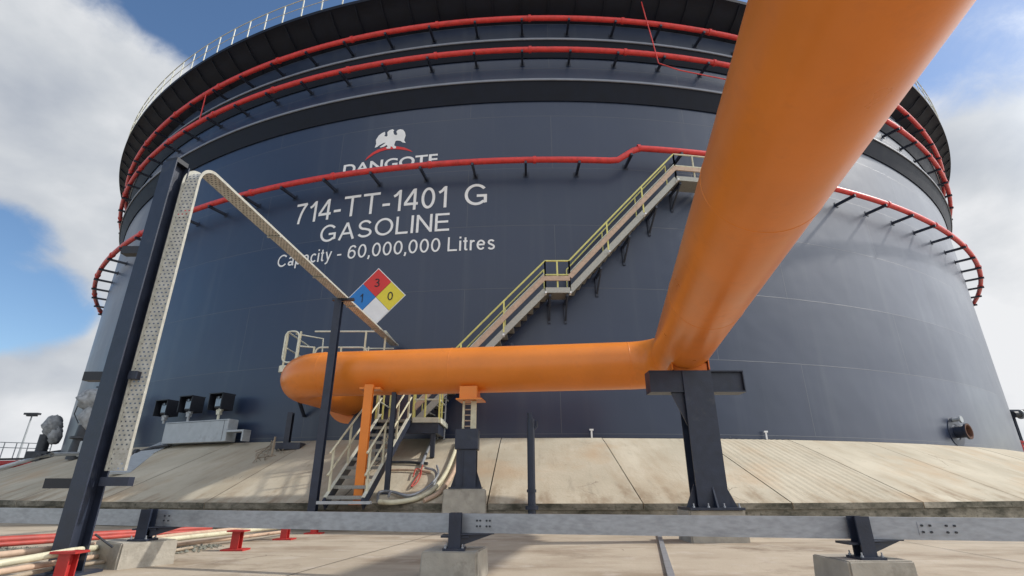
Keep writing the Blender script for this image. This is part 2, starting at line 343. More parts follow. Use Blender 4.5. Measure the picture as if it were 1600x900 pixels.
def thing(name, label, cat, loc=(0,0,0), group=None):
    o = bpy.data.objects.new(name, None); S.collection.objects.link(o); o.empty_display_size = .2
    o.location = loc; o['_o'] = tuple(loc); o['label'] = label; o['category'] = cat
    if group: o['group'] = group
    return o
def tag(o, label, cat, group=None):
    o['label'] = label; o['category'] = cat
    if group: o['group'] = group
    return o
def structure(name, mb, m, smooth=None):
    o = build(name, mb, m, smooth=smooth); o['kind'] = 'structure'; return o
def sub(name, mb, m, part, root): # sub-part: same origin as the thing
    return build(name, mb, m, part, origin=root['_o'])

# ------------------------------------------------------------ tank frame of reference
R, DC, TAZ = 33.0, 49.496, 0.0311
CX, CY = DC*sin(TAZ), DC*cos(TAZ)
def pol(th, r, z):           # th degrees from the point nearest the camera, positive to the right; z = world height
    a = rad(th); return Vector((CX+r*sin(a), CY-r*cos(a), z))
def H(zrel): return zrel+E
ZB = H(1.374)                # tank bottom
KR, KZ, TR = 37.32, 0.56, 33.35   # kerb radius, kerb top height, slope top radius
KT = (ZB+.02-KZ)/(KR-TR)
def slope_z(x, y): return KZ+KT*(KR-math.hypot(x-CX, y-CY))
def on_slope(px, py, lift=0):
    d = ray(px, py); lo, hi = 8/d.y, 25/d.y
    for i in range(400):
        t = lo+(hi-lo)*i/400; p = d*t+Vector((0,0,E))
        if p.z <= slope_z(p.x, p.y) and math.hypot(p.x-CX, p.y-CY) < KR+.3: return p+Vector((0,0,lift))
    return d*(16/d.y)+Vector((0,0,E+lift))
def at_fwd(px, py, fw): d = ray(px, py); return d*(fw/d.y)+Vector((0,0,E))

# ------------------------------------------------------------ ground and berm
g = MB(); n = 60
for i in range(n+1):
    for j in range(n+1): pass
g.add([(-900,-900,0),(900,-900,0),(900,900,0),(-900,900,0)], [(0,1,2,3)])
structure('ground', g, m_ground)
def sheet(name, poly, z, m):
    b = MB(); b.add([(x,y,z) for x,y in poly], [tuple(range(len(poly)))]); return structure(name, b, m)
# saw-cut joints between paving bays
for k, (p, q, w) in enumerate([((-14,10.6),(16,9.4),.014), ((-1.5,12),(-3.2,2),.012), ((7.3,12.5),(5.6,2),.012)]):
    p, q = Vector(p), Vector(q); d = (q-p).normalized(); nn = Vector((-d.y, d.x))*w/2
    sheet('paving_joint', [tuple(p+nn), tuple(p-nn), tuple(q-nn), tuple(q+nn)], .004+.0008*k, m_gap)
# gravel strip at the left
gv = MB(); random.seed(3)
for i in range(3200):
    t = random.random(); x = -11+6.2*t+random.gauss(0,.1); y = 7.6+random.random()*1.1+(x+11)*.12
    r = random.uniform(.012,.035); c = Vector((x, y, r*.5))
    pts = [c+Vector((random.uniform(.7,1.2)*a*r, random.uniform(.7,1.2)*b*r, random.uniform(.6,1)*cc*r)) for a,b,cc in ((1,0,0),(-1,0,0),(0,1,0),(0,-1,0),(0,0,1),(0,0,-.4))]
    gv.add(pts, [(0,2,4),(2,1,4),(1,3,4),(3,0,4),(2,0,5),(1,2,5),(3,1,5),(0,3,5)])
m_grav = mat('gravel_stone', (.17,.17,.14), .9, .55, 25, bump=.002)
go = build('gravel', gv, m_grav); go['kind'] = 'stuff'

JT0, JST = -3.2, 5.25
kerb, gap = MB(), MB()
core = MB()
th0 = JT0-JST*16
ths = [th0+JST*i for i in range(33)]
for i in range(32):
    a, b = ths[i], ths[i+1]
    core.add([pol(a,KR-.05,KZ-.13), pol(b,KR-.05,KZ-.13), pol(b,TR-.9,ZB-.05), pol(a,TR-.9,ZB-.05)], [(0,1,2,3)])
    # kerb face (slightly proud upstand under the slab edge), polygonal plan
    P = [pol(a,KR-.03,-.05), pol(b,KR-.03,-.05), pol(b,KR-.03,KZ-.10), pol(a,KR-.03,KZ-.10)]
    L = (P[1]-P[0]).length; u0 = i*3.4
    kerb.add(P, [(0,1,2,3)], [(u0,0),(u0+L,0),(u0+L,.5),(u0,.5)])
structure('berm', core, m_berm); structure('kerb', kerb, m_kerb)
sl, ed = MB(), MB()
for i in range(32):
    a, b = ths[i]+.020, ths[i+1]-.020
    ribs = (i == 18)         # the bay with the raked, ribbed finish
    nu, nv = (60 if ribs else 6), 8
    zt = ZB+.02
    def P(u, v, dz=0):
        lo = pol(a,KR,KZ).lerp(pol(b,KR,KZ), u); hi = pol(a,TR-.6,0).lerp(pol(b,TR-.6,0), u)
        r = KR+(TR-.6-KR)*v
        p = lo.lerp(hi, v); rr = math.hypot(p.x-CX, p.y-CY)
        z = KZ+(KR-r)*KT; z = min(z, ZB+.0)
        return Vector((p.x, p.y, z+dz))
    vs, uvs = [], []
    off = random.uniform(0,40); tilt = random.uniform(-.006,.006)
    for jv in range(nv+1):
        for ju in range(nu+1):
            u, v = ju/nu, jv/nv
            dz = tilt+(.0035*(1 if (ju//2)%2 else -1) if ribs and 0 < ju < nu and .03 < v else 0)
            vs.append(P(u, v, dz)); uvs.append((off+u*3.4, v*4.3))
    fs = [(jv*(nu+1)+ju, jv*(nu+1)+ju+1, (jv+1)*(nu+1)+ju+1, (jv+1)*(nu+1)+ju) for jv in range(nv) for ju in range(nu)]
    sl.add(vs, fs, uvs)
    # slab edge skirt and joint sides
    e0 = [P(0,0), P(1,0), P(1,0,-.13), P(0,0,-.13)]
    ed.add(e0, [(0,1,2,3)], [(off,.6),(off+3.4,.6),(off+3.4,.5),(off,.5)])
    ed.add([P(0,0,-.13), P(1,0,-.13), P(1,.02,-.13), P(0,.02,-.13)], [(0,1,2,3)])
    for u in (0,1): sl.add([P(u,0), P(u,1), P(u,1,-.13), P(u,0,-.13)], [(0,1,2,3)], [(0,0)]*4)
structure('berm_slabs', sl, m_slab); structure('slab_edge', ed, m_kerb)

# ------------------------------------------------------------ the tank
tank = thing('storage_tank', 'huge navy blue fuel tank with white lettering standing on the concrete berm', 'storage tank', (CX, CY, ZB))
def ringband(prof, n=720, a0=-180, a1=180):
    b = MB(); full = (a1-a0) >= 360
    k = len(prof); vs, uvs = [], []; ln = 0
    cnt = n+1
    for i in range(cnt):
        th = a0+(a1-a0)*i/n
        for (r, z) in prof: vs.append(pol(th, r, z)); uvs.append((rad(th)*R, z))
    fs = [(i*k+j, (i+1)*k+j, (i+1)*k+j+1, i*k+j+1) for i in range(n) for j in range(k-1)]
    b.add(vs, fs, uvs); b.sm = True; return b
ZT = H(19.45)
build('shell', ringband([(R, ZB)]+[(R, ZB+ (ZT+.9-ZB)*i/9) for i in range(1,10)]), m_shell, tank)
build('bottom_flange', ringband([(R+.004, ZB+.035), (R+.10, ZB+.035), (R+.10, ZB+.0), (R+.001, ZB+.0)], 360), m_navy, tank)
g1a, g1b = H(14.39), H(15.12)
build('wind_girder', ringband([(R+.003, g1a), (R+.05, g1a-.01), (R+.34, g1b), (R+.36, g1b+.06), (R+.33, g1b+.06), (R+.003, g1b+.05)], 360), m_girder, tank)
g2a, g2b = H(16.62), H(17.25)
build('wind_girder', ringband([(R+.003, g2a), (R+.05, g2a-.01), (R+.34, g2b), (R+.36, g2b+.06), (R+.33, g2b+.06), (R+.003, g2b+.05)], 360), m_girder, tank)
for zz, rr in ((g1b+.0, R+.362), (g2b, R+.362)):
    build('girder_lip', ringband([(rr, zz-.01), (rr+.035, zz+.0), (rr+.035, zz+.085), (rr, zz+.09)], 360), m_galvlip if 'm_galvlip' in globals() else mat('girder_lip_highlight', (.20,.22,.26), .4, .1, 3), tank)  # lips coloured paler than the girders to carry their highlight
plat = build('rim_walkway', ringband([(R+.003, H(18.55)), (R+.9, H(19.05)), (R+1.30, ZT-.1), (R+1.34, ZT-.1), (R+1.34, ZT+.06), (R+.003, ZT+.06)], 360), m_girder, tank)
for i in range(96):
    th = -96+2*i; rb = MB()
    a = pol(th, R+.06, H(18.50)); b = pol(th, R+1.28, ZT-.15); c = pol(th, R+.9, H(18.98))
    rb.bar(a, c, .04, .05); rb.bar(c, b, .04, .05)
    build('walkway_rib', rb, m_girder, tank)
# rim handrail
hr = build('rim_handrail', (lambda b: (b.tube([pol(-180+i, R+1.30, ZT+1.13) for i in range(360)], .022, 6, closed=True), b.tube([pol(-180+i, R+1.30, ZT+.62) for i in range(360)], .016, 6, closed=True), b)[-1])(MB()), m_cream, tank)
pm = MB().bar((0,0,0), (0,0,1.12), .05, .03)
first = None
for i in range(96):
    th = -84+168*i/95
    if first is None:
        first = build('handrail_post', pm, m_pale, tank, origin=(0,0,0)); o = first
    else:
        o = first.copy(); S.collection.objects.link(o); o.parent = tank
    p = pol(th, R+1.30, ZT+.02); o.location = p-Vector(tank['_o']); o.rotation_euler = (0,0,rad(th))

# lettering painted on the shell --------------------------------
def wrap(me_v, r=R+.012): return [pol(math.degrees(s/R), r, z) for s, z in me_v]
def text_geo(txt, shear=0, res=5, bold=0, space=1.0):
    cu = bpy.data.curves.new('t', 'FONT'); cu.body = txt; cu.size = 1; cu.resolution_u = res; cu.shear = shear; cu.offset = bold; cu.space_character = space; cu.fill_mode = 'FRONT'
    ob = bpy.data.objects.new('t', cu); S.collection.objects.link(ob)
    dg = bpy.context.evaluated_depsgraph_get(); me = bpy.data.meshes.new_from_object(ob.evaluated_get(dg))
    vs = [(v.co.x, v.co.y) for v in me.vertices]; fs = [tuple(p.vertices) for p in me.polygons]
    bpy.data.objects.remove(ob); bpy.data.meshes.remove(me); bpy.data.curves.remove(cu)
    return vs, fs
def lettering(txt, s0, s1, z0, z1, m=None, capref='H', **kw):
    vs, fs = text_geo(txt, **kw); cv, _ = text_geo(capref, **kw)
    ch = max(v[1] for v in cv); x0 = min(v[0] for v in vs); x1 = max(v[0] for v in vs)
    q = [(s0+(v[0]-x0)/(x1-x0)*(s1-s0), z0+v[1]/ch*(z1-z0)) for v in vs]
    b = MB(); b.add(wrap(q), fs); return b
def arc(cx, cy, rx, ry, a0, a1, n=14): return [(cx+rx*cos(rad(a0+(a1-a0)*i/n)), cy+ry*sin(rad(a0+(a1-a0)*i/n))) for i in range(n+1)]
SW_ = .12; HW = SW_/2
GL = {
 '7': (.58, [[(.01,.935),(.55,.935)], [(.535,.95),(.40,.74),(.29,.48),(.23,.22),(.205,0)]]),
 '1': (.37, [[(.305,0),(.305,1)], [(.03,.71),(.15,.78),(.27,.93)]]),
 '4': (.62, [[(.465,0),(.465,1)], [(0,.285),(.61,.285)], [(.43,.95),(.045,.32)]]),
 '0': (.60, [arc(.30,.5,.237,.437,0,360,30)]), 'O': (.92, [arc(.46,.5,.397,.437,0,360,36)]),
 '-': (.34, [[(.0,.36),(.34,.36)]]), 'T': (.78, [[(0,.937),(.78,.937)], [(.39,0),(.39,.90)]]),
 'G': (.88, [arc(.45,.5,.387,.437,38,312,26)+[(.80,.16)], [(.80,.12),(.80,.44)], [(.47,.44),(.86,.44)]]),
 'A': (.84, [[(.055,0),(.42,.97)], [(.42,.97),(.785,0)], [(.17,.35),(.67,.35)]]),
 'S': (.76, [arc(.38,.715,.27,.222,18,250,16)+[(.42,.482)]+arc(.39,.265,.30,.202,75,-165,16)]),
 'L': (.60, [[(HW,0),(HW,1)], [(.06,HW),(.60,HW)]]), 'I': (.13, [[(.065,0),(.065,1)]]),
 'N': (.76, [[(HW,0),(HW,1)], [(.70,0),(.70,1)], [(.07,.95),(.69,.05)]]),
 'E': (.68, [[(HW,0),(HW,1)], [(.06,.937),(.67,.937)], [(.06,.52),(.62,.52)], [(.06,HW),(.68,HW)]]),
 'C': (.86, [arc(.46,.5,.397,.437,40,320,26)]),
 'a': (.52, [arc(.24,.53,.17,.135,160,20,8)+[(.43,.5),(.43,.12),(.47,0)], arc(.23,.19,.175,.132,0,360,18)]),
 'p': (.54, [[(.06,-.27),(.06,.72)], arc(.28,.36,.20,.30,0,360,22)]),
 'c': (.48, [arc(.27,.36,.21,.30,42,318,18)]), 'i': (.12, [[(.06,0),(.06,.72)], [(.06,.87),(.06,1)]]),
 't': (.28, [[(.13,.93),(.13,.12),(.17,.065),(.27,.06)], [(0,.66),(.26,.66)]]),
 'y': (.50, [[(.04,.72),(.25,.06)], [(.46,.72),(.24,.02),(.17,-.16),(.10,-.21),(.02,-.205)]]),
 '6': (.58, [arc(.29,.33,.227,.267,0,360,24), [(.53,.79),(.44,.91),(.32,.937),(.19,.87),(.09,.68),(.063,.42)]]),
 ',': (.12, [[(.07,.13),(.07,0),(.02,-.14)]]), 'r': (.30, [[(.06,0),(.06,.72)], [(.07,.50),(.13,.62),(.21,.66),(.30,.63)]]),
 'e': (.54, [[(.05,.38),(.49,.38)], [(.485,.40)]+arc(.27,.36,.212,.30,8,322,22)]),
 's': (.46, [arc(.23,.525,.155,.14,20,250,12)+[(.25,.37)]+arc(.235,.20,.17,.145,80,-162,12)]),
 '3': (.56, [arc(.26,.74,.19,.197,150,-80,14)+arc(.27,.28,.22,.22,88,-155,16)]),
}
def stroke_geo(txt, gap=.13, sp=.34):
    x = 0; vs, fs, lay = [], [], []
    for ch in txt:
        if ch == ' ': x += sp; continue
        w, sts = GL[ch]
        for si, st in enumerate(sts):
            closed = math.dist(st[0], st[-1]) < 1e-4; k = len(st); base = len(vs)
            for i in range(k):
                a = st[i-1] if i else (st[-2] if closed else None); b = st[i+1] if i < k-1 else (st[1] if closed else None); p = st[i]
                def nrm_(u, v): d = math.dist(u, v) or 1; return (-(v[1]-u[1])/d, (v[0]-u[0])/d)
                if a is None: n_ = nrm_(p, b)
                elif b is None: n_ = nrm_(a, p)
                else:
                    n1, n2 = nrm_(a, p), nrm_(p, b); q = (n1[0]+n2[0], n1[1]+n2[1]); l = math.hypot(*q) or 1; q = (q[0]/l, q[1]/l)
                    c_ = max(.5, q[0]*n1[0]+q[1]*n1[1]); n_ = (q[0]/c_, q[1]/c_)
                for s_ in (HW, -HW): vs.append((x+p[0]+n_[0]*s_, p[1]+n_[1]*s_)); lay.append(si)
            fs += [(base+2*i, base+2*i+1, base+2*i+3, base+2*i+2) for i in range(k-1)]
        x += w+gap
    return vs, fs, lay
def stroke_text(txt, s0, s1, z0, z1, r0=R+.011, **kw):
    vs, fs, lay = stroke_geo(txt, **kw); x0 = min(v[0] for v in vs); x1 = max(v[0] for v in vs); b = MB()
    b.add([pol(math.degrees((s0+(v[0]-x0)/(x1-x0)*(s1-s0))/R), r0+.0015*l, z0+v[1]*(z1-z0)) for v, l in zip(vs, lay)], fs); return b
def sword(txt, *a, **kw): return build('lettering', stroke_text(txt, *a, **kw), m_white, tank, smooth=False, origin=tank['_o'])
def word(name, *a, parent=tank, m=m_white, **kw): return build(name, lettering(*a, **kw), m, parent, smooth=False, origin=tank['_o'])
sword('714-TT-1401', -10.32, -3.98, H(9.68), H(10.60))
sword('G', -3.30, -2.46, H(9.70), H(10.62))
sword('GASOLINE', -9.02, -3.83, H(8.70), H(9.44))
sword('Capacity -', -10.82, -7.98, H(7.90), H(8.42))
sword('60,000,000 Litres', -7.72, -2.14, H(7.87), H(8.43))
word('lettering', 'DANGOTE', -8.40, -4.42, H(11.63), H(12.10), bold=.02)
def wallpt(px, py):
    d = ray(px, py); A = d.x**2+d.y**2; Bq = -2*(d.x*CX+d.y*CY); c = CX*CX+CY*CY-R*R
    t = (-Bq-math.sqrt(Bq*Bq-4*A*c))/2/A; return (math.atan2(d.x*t-CX, CY-d.y*t)*R, d.z*t+E)
def flat_shape(polys, name, m, parent=tank, r=R+.012):
    import bmesh
    b = MB()
    for poly in polys:
        cu = bpy.data.curves.new('c', 'CURVE'); cu.dimensions = '2D'; cu.fill_mode = 'BOTH'
        sp = cu.splines.new('POLY'); sp.points.add(len(poly)-1); sp.use_cyclic_u = True
        for k, p in enumerate(poly): sp.points[k].co = (p[0], p[1], 0, 1)
        ob = bpy.data.objects.new('c', cu); S.collection.objects.link(ob)
        me = bpy.data.meshes.new_from_object(ob.evaluated_get(bpy.context.evaluated_depsgraph_get()))
        b.add([pol(math.degrees(v.co.x/R), r, v.co.y) for v in me.vertices], [tuple(p.vertices) for p in me.polygons])
        bpy.data.objects.remove(ob); bpy.data.meshes.remove(me)
    return build(name, b, m, parent, smooth=False, origin=tank['_o'])
bird = [(530,408),(548,360),(545,310),(580,255),(625,222),(658,208),(662,240),(650,262),(676,268),(690,258),(688,215),(712,190),(752,176),(775,188),(762,205),(772,240),(796,252),(812,240),(800,205),(820,185),(850,176),(885,184),(908,215),(916,255),(905,290),(898,315),(916,348),(880,342),(850,322),(815,318),(792,322),(782,345),(772,378),(795,392),(796,412),(765,418),(745,392),(728,392),(724,418),(690,418),(668,412),(690,392),(680,372),(650,392),(605,404),(590,400),(630,372),(668,345),(640,348),(590,375),(560,398)]
flat_shape([[wallpt(520+x/8, 180+y/8) for x, y in bird]], 'eagle_emblem', m_white)
arc_t = [(405,572),(440,522),(500,470),(570,430),(650,402),(730,392),(810,390),(900,405),(970,435),(1005,462)]
arc_b = [(990,458),(930,440),(850,428),(760,424),(680,432),(600,454),(520,490),(450,538)]
flat_shape([[wallpt(520+x/8, 180+y/8) for x, y in arc_t+arc_b]], 'red_swoosh', m_hred)
# hazard diamond: a square plate of four coloured fields
ds, dz, dh = -6.40, H(6.27), 1.09
dia = MB()
hz = None
cs = {'t': (ds, dz+dh), 'b': (ds, dz-dh), 'l': (ds-dh, dz), 'r': (ds+dh, dz)}
base = flat_shape([[ (ds,dz+dh+.03),(ds-dh-.03,dz),(ds,dz-dh-.03),(ds+dh+.03,dz)]], 'hazard_diamond', m_white, r=R+.006)
for (cx_, cz_, mm, nm) in ((ds, dz+dh/2, m_hred, '3'), (ds-dh/2, dz, m_hblue, '1'), (ds+dh/2, dz, m_hyel, '0'), (ds, dz-dh/2, m_white, None)):
    h = dh/2-.008
    flat_shape([[(cx_,cz_+h),(cx_-h,cz_),(cx_,cz_-h),(cx_+h,cz_)]], 'colour_field', mm, base, r=R+.012)
    if nm:
        w = .05 if nm == '1' else .10
        b = stroke_text(nm, cx_-w, cx_+w, cz_-.16, cz_+.16, r0=R+.020)
        build('hazard_digit', b, m_ink, base, origin=tank['_o'])
# bent manway nozzle on the right of the shell
th_n = 40.6
pn = Vector((0,0,0))
def wall_th(px, py, rr=R):
    d = ray(px, py); A = d.x**2+d.y**2; Bq = -2*(d.x*CX+d.y*CY); c = CX*CX+CY*CY-rr*rr; t = (-Bq-math.sqrt(max(0,Bq*Bq-4*A*c)))/2/A
    return math.degrees(math.atan2(d.x*t-CX, CY-d.y*t)), d.z*t+E
tn, zn = wall_th(1494, 676)
nrm = pol(tn, 1, 0)-pol(tn, 0, 0); c0 = pol(tn, R, zn)
noz = build('nozzle', MB().lathe(c0, [(.22,-.05),(.22,.36),(.30,.36),(.30,.42),(.23,.42)], nrm, 28), m_navy, tank)
sub('rusty_flange_face', MB().lathe(c0, [(.285,.422),(.285,.43),(.23,.43),(.21,.36),(.20,.1),(.0,.1)], nrm, 28), m_rust, noz, tank)
sub('reinforcing_pad', MB().lathe(c0, [(.55,-.02),(.55,.018),(.3,.02)], nrm, 28), m_navy, noz, tank)
tcap, zcap = wall_th(1488, 657)
build('small_nozzle', MB().lathe(pol(tcap,R,zcap), [(.07,-.05),(.07,.25),(.13,.25),(.13,.31),(0,.31)], pol(tcap,1,0)-pol(tcap,0,0), 16), m_grey, tank)
for i, (px, py) in enumerate([(925,682),(1200,690)]):
    t_, z_ = wall_th(px, py, R+.15); build('earthing_lug', MB().bar(pol(t_,R+.12,ZB+.02), pol(t_,R+.12,ZB+.24), .05, .03).box(pol(t_,R+.12,ZB+.26), (.12,.06,.05)), m_white, tank)

# ------------------------------------------------------------ fire-water ring pipes
def ring(label, r, zf, br_deg, th_off, name='ring_pipe', drop=.0, rp=.112):
    t = thing(name, label, 'pipe', (CX, CY, zf(0)), 'red fire water ring pipes round the tank')
    pts = [pol(-180+i*.5, r, zf(-180+i*.5)) for i in range(720)]
    build('pipe_run', MB().tube(pts, rp, 12, closed=True), m_red, t)
    i = 0; th = -64+th_off
    while th < 66:
        z = zf(th)
        b = MB(); b.bar(pol(th, R+.004, z-rp-.05-drop), pol(th, r+.12, z-rp-.05), .085, .10)
        b.box(pol(th, R+.012, z-rp-.05), (.20,.015,.20), rz=rad(th))
        bo = build('bracket', b, m_navy, t)
        if i % 2 == 0:
            cpts = pol(th+.55, r, zf(th+.55)); d = (pol(th+.6, r, zf(th+.6))-pol(th+.5, r, zf(th+.5))).normalized()
            build('coupling', MB().lathe(cpts, [(rp,-.06),(rp+.028,-.055),(rp+.028,.055),(rp,.06)], d, 14), m_red, t)
        i += 1; th += br_deg
    return t
def zmid(th):
    def ss(a, b, x): x = max(0, min(1, (x-a)/(b-a))); return x
    return H(11.11)+.60*(ss(3.9,5.3,th)-ss(16.8,18.2,th))
ring('lowest red ring pipe crossing below the logo and over the stair', R+.72, zmid, 3.30, 2.85)
r2 = ring('middle red ring pipe running just above the lower wind girder', R+.62, lambda th: H(16.47), 3.30, 2.7)
r3 = ring('topmost red ring pipe under the black rim walkway', R+.68, lambda th: H(18.10), 3.30, 2.7)
# small-bore line dropping between the upper rings
dp = MB().tube([pol(6.6,R+.9,H(19.3)), pol(6.9,R+.80,H(18.3)), pol(7.2,R+.75,H(17.2)), pol(7.5,R+.7,H(15.95)), pol(9,R+.66,H(15.75)), pol(18,R+.66,H(15.72))], .025, 8)
build('branch_line', dp, m_red, r2)
dp = MB().tube([pol(-29.5,R+.70,H(18.1)), pol(-29.6,R+.66,H(16.5))], .03, 8); build('branch_line', dp, m_red, r2)

# ------------------------------------------------------------ wall stair
wst = thing('wall_stairway', 'narrow steel stairway climbing diagonally up the tank wall with yellow handrails', 'stairway', pol(-4, R+.5, ZB))
RI, RO = R+.18, R+.92
def arcpts(t0, z0, t1, z1, r, n=14): return [pol(t0+(t1-t0)*i/n, r, z0+(z1-z0)*i/n) for i in range(n+1)]
def strip(pts, w, h):
    b = MB()
    for a, c in zip(pts[:-1], pts[1:]): b.bar(a, c, w, h)
    return b
tread0 = None
def tread_at(th, z):
    global tread0
    if tread0 is None:
        tread0 = build('tread', MB().box((0,0,0), (.26, RO-RI-.02, .035)).box((-.12,0,-.03), (.02, RO-RI-.02, .05)), m_tread, wst, origin=(0,0,0)); o = tread0
    else:
        o = tread0.copy(); S.collection.objects.link(o); o.parent = wst
    o.location = pol(th, (RI+RO)/2, z)-Vector(wst['_o']); o.rotation_euler = (0,0,rad(th))
def flight(t0, z0, t1, z1, railm):
    for r, m_ in ((RO, m_galvtray), (RI, m_navy)):
        build('stringer', strip(arcpts(t0,z0,t1,z1,r), .03, .20), m_, wst)
    n = int((z1-z0)/.21)
    for i in range(n): f_ = (i+.5)/n; tread_at(t0+(t1-t0)*f_, z0+(z1-z0)*f_)
    for r in (RO,):
        build('handrail', MB().tube(arcpts(t0,z0+1.05,t1,z1+1.05,r), .03, 8), railm, wst)
        build('mid_tray', strip(arcpts(t0,z0+.45,t1,z1+.45,r+.06), .05, .16), m_plank, wst)
        build('mid_rail', MB().tube(arcpts(t0,z0+.62,t1,z1+.62,r), .022, 8), m_pale, wst)
    build('handrail', MB().tube(arcpts(t0,z0+1.05,t1,z1+1.05,RI), .025, 8), railm, wst)
    b = MB()
    L = rad(t1-t0)*RO; k = max(2, int(L/1.15))
    for i in range(k+1):
        f_ = i/k; th = t0+(t1-t0)*f_; z = z0+(z1-z0)*f_
        for r_, w_ in ((RO,.05),(RI,.035)): build('baluster', MB().bar(pol(th,r_,z), pol(th,r_,z+1.05), w_, w_), railm, wst)
        pg = MB().bar(pol(th,RO-.05,z-.12), pol(th,RO+.17,z-.12), .05, .06); build('stringer_peg', pg, m_white, wst)
def wall_landing(t0, t1, z, railm):
    b = ringband([(RI,z-.05),(RO+.02,z-.05),(RO+.02,z),(RI,z),(RI,z-.05)], 6, t0, t1); b.sm = False
    build('landing', b, m_tread, wst)
    build('landing_edge', strip(arcpts(t0,z,t1,z,RO+.03,4), .03, .18), m_galvtray, wst)
    h = MB()
    for dz_ in (.55, 1.05): h.tube(arcpts(t0,z+dz_,t1,z+dz_,RO,4), .03, 8)
    for th in (t0,(t0+t1)/2,t1): h.bar(pol(th,RO,z), pol(th,RO,z+1.05), .05)
    build('handrail', h, railm, wst); build('mid_tray', strip(arcpts(t0,z+.40,t1,z+.40,RO+.06,4), .05, .16), m_plank, wst)
ZL = H(1.76); Z1 = H(5.93); Z2 = H(10.35)
flight(-7.6, ZL, -.75, Z1, m_yellow); wall_landing(-.75, .60, Z1, m_yellow)
flight(.60, Z1, 7.45, Z2, m_yellow); wall_landing(7.45, 9.9, Z2, m_cream)
flight(9.9, Z2, 23.5, H(18.9), m_cream) if False else None
for th, z in ((-4.6,H(3.2)),(-2.6,H(4.3)),(-.5,Z1),(.45,Z1),(2.4,H(6.9)),(4.2,H(8.1)),(6.0,H(9.3)),(7.7,Z2),(9.6,Z2)):
    b = MB().bar(pol(th,R+.01,z-.15), pol(th,RO-.02,z-.15), .07, .09); b.bar(pol(th,RO-.06,z-.18), pol(th,R+.02,z-.75), .05); b.bar(pol(th,R+.03,z-.1), pol(th,R+.03,z-.85), .09,.04)
    build('support_bracket', b, m_navy, wst)

# ------------------------------------------------------------ ground stair and lower landing
gst = thing('access_stair', 'steel access stair with cream handrails rising from the kerb to the lower landing', 'stairs', (-3.6, 12.15, KZ))
B0, B1 = Vector((-3.66, 12.05, KZ-.02)), Vector((-3.28, 14.75, ZL))
dr = (B1-B0); side = Vector((dr.y, -dr.x, 0)).normalized(); SW = .44
for s_ in (-1, 1):
    o_ = side*SW*s_
    st = build('stringer', MB().bar(B0+o_, B1+o_, .035, .24), m_navy, gst)
    sub('top_flange', MB().bar(B0+o_+Vector((0,0,.15)), B1+o_+Vector((0,0,.15)), .075, .018), m_pale, st, gst)
    h = MB()
    for dz_ in (.55, 1.02): h.tube([B0+o_+Vector((0,0,dz_+.05)), B1+o_+Vector((0,0,dz_+.05))], .024, 8)
    build('handrail', h, m_cream, gst)
    for k in range(4):
        p = B0.lerp(B1, .06+.29*k)+o_; build('baluster', MB().bar(p+Vector((0,0,.1)), p+Vector((0,0,1.06)), .045), m_cream, gst)
fst = None
NT = 10
yaw = -math.atan2(dr.x, dr.y)
for k in range(NT):
    p = B0.lerp(B1, (k+.6)/NT)
    if fst is None: fst = build('tread', MB().box((0,0,0), (2*SW-.04, .26, .035)).box((0,-.12,-.03),(2*SW-.04,.02,.05)), m_tread, gst, origin=(0,0,0)); o = fst
    else: o = fst.copy(); S.collection.objects.link(o); o.parent = gst
    o.location = p-Vector(gst['_o'])+Vector((0,0,.04)); o.rotation_euler = (0,0,yaw)
lx0, lx1, ly0, ly1 = -3.85, -2.05, 14.75, 16.45
build('landing', MB().box(((lx0+lx1)/2, (ly0+ly1)/2, ZL-.02), (lx1-lx0, ly1-ly0, .04)), m_tread, gst)
build('landing_edge', MB().box(((B1.x+.5+lx1)/2, ly0-.03, ZL-.02), (lx1-B1.x-.5, .05, .14)).box((lx1+.03,(ly0+ly1)/2,ZL-.02),(.05,ly1-ly0,.14)), m_pale, gst)
build('landing_beam', MB().box(((lx0+lx1)/2, ly0+.03, ZL-.24), (lx1-lx0, .10, .28)).box((lx1-.06,(ly0+ly1)/2,ZL-.24),(.1,ly1-ly0-.2,.28)), m_navy, gst)
h = MB()
for dz_ in (.55, 1.05):
    h.tube([(B1.x+.5,ly0,ZL+dz_),(lx1,ly0,ZL+dz_),(lx1,ly1-.8,ZL+dz_)], .024, 8); h.tube([(lx0,ly0+.1,ZL+dz_),(lx0,ly1,ZL+dz_)], .024, 8)
build('handrail', h, m_pale, gst)
for x, y in ((B1.x+.5,ly0),(-2.45,ly0),(lx1,ly0),(lx1,15.3),(lx0,ly0+.1),(lx0,15.6),(lx0,ly1)): build('baluster', MB().bar((x,y,ZL), (x,y,ZL+1.05), .045), m_yellow, gst)
for x, y in ((-2.2,14.85),(-3.7,14.85)): build('landing_leg', MB().bar((x,y,slope_z(x,y)), (x,y,ZL-.1), .12), m_navy, gst)
build('base_angle', MB().box((-3.62,11.98,KZ+.03),(1.15,.16,.06)), m_grey, gst)

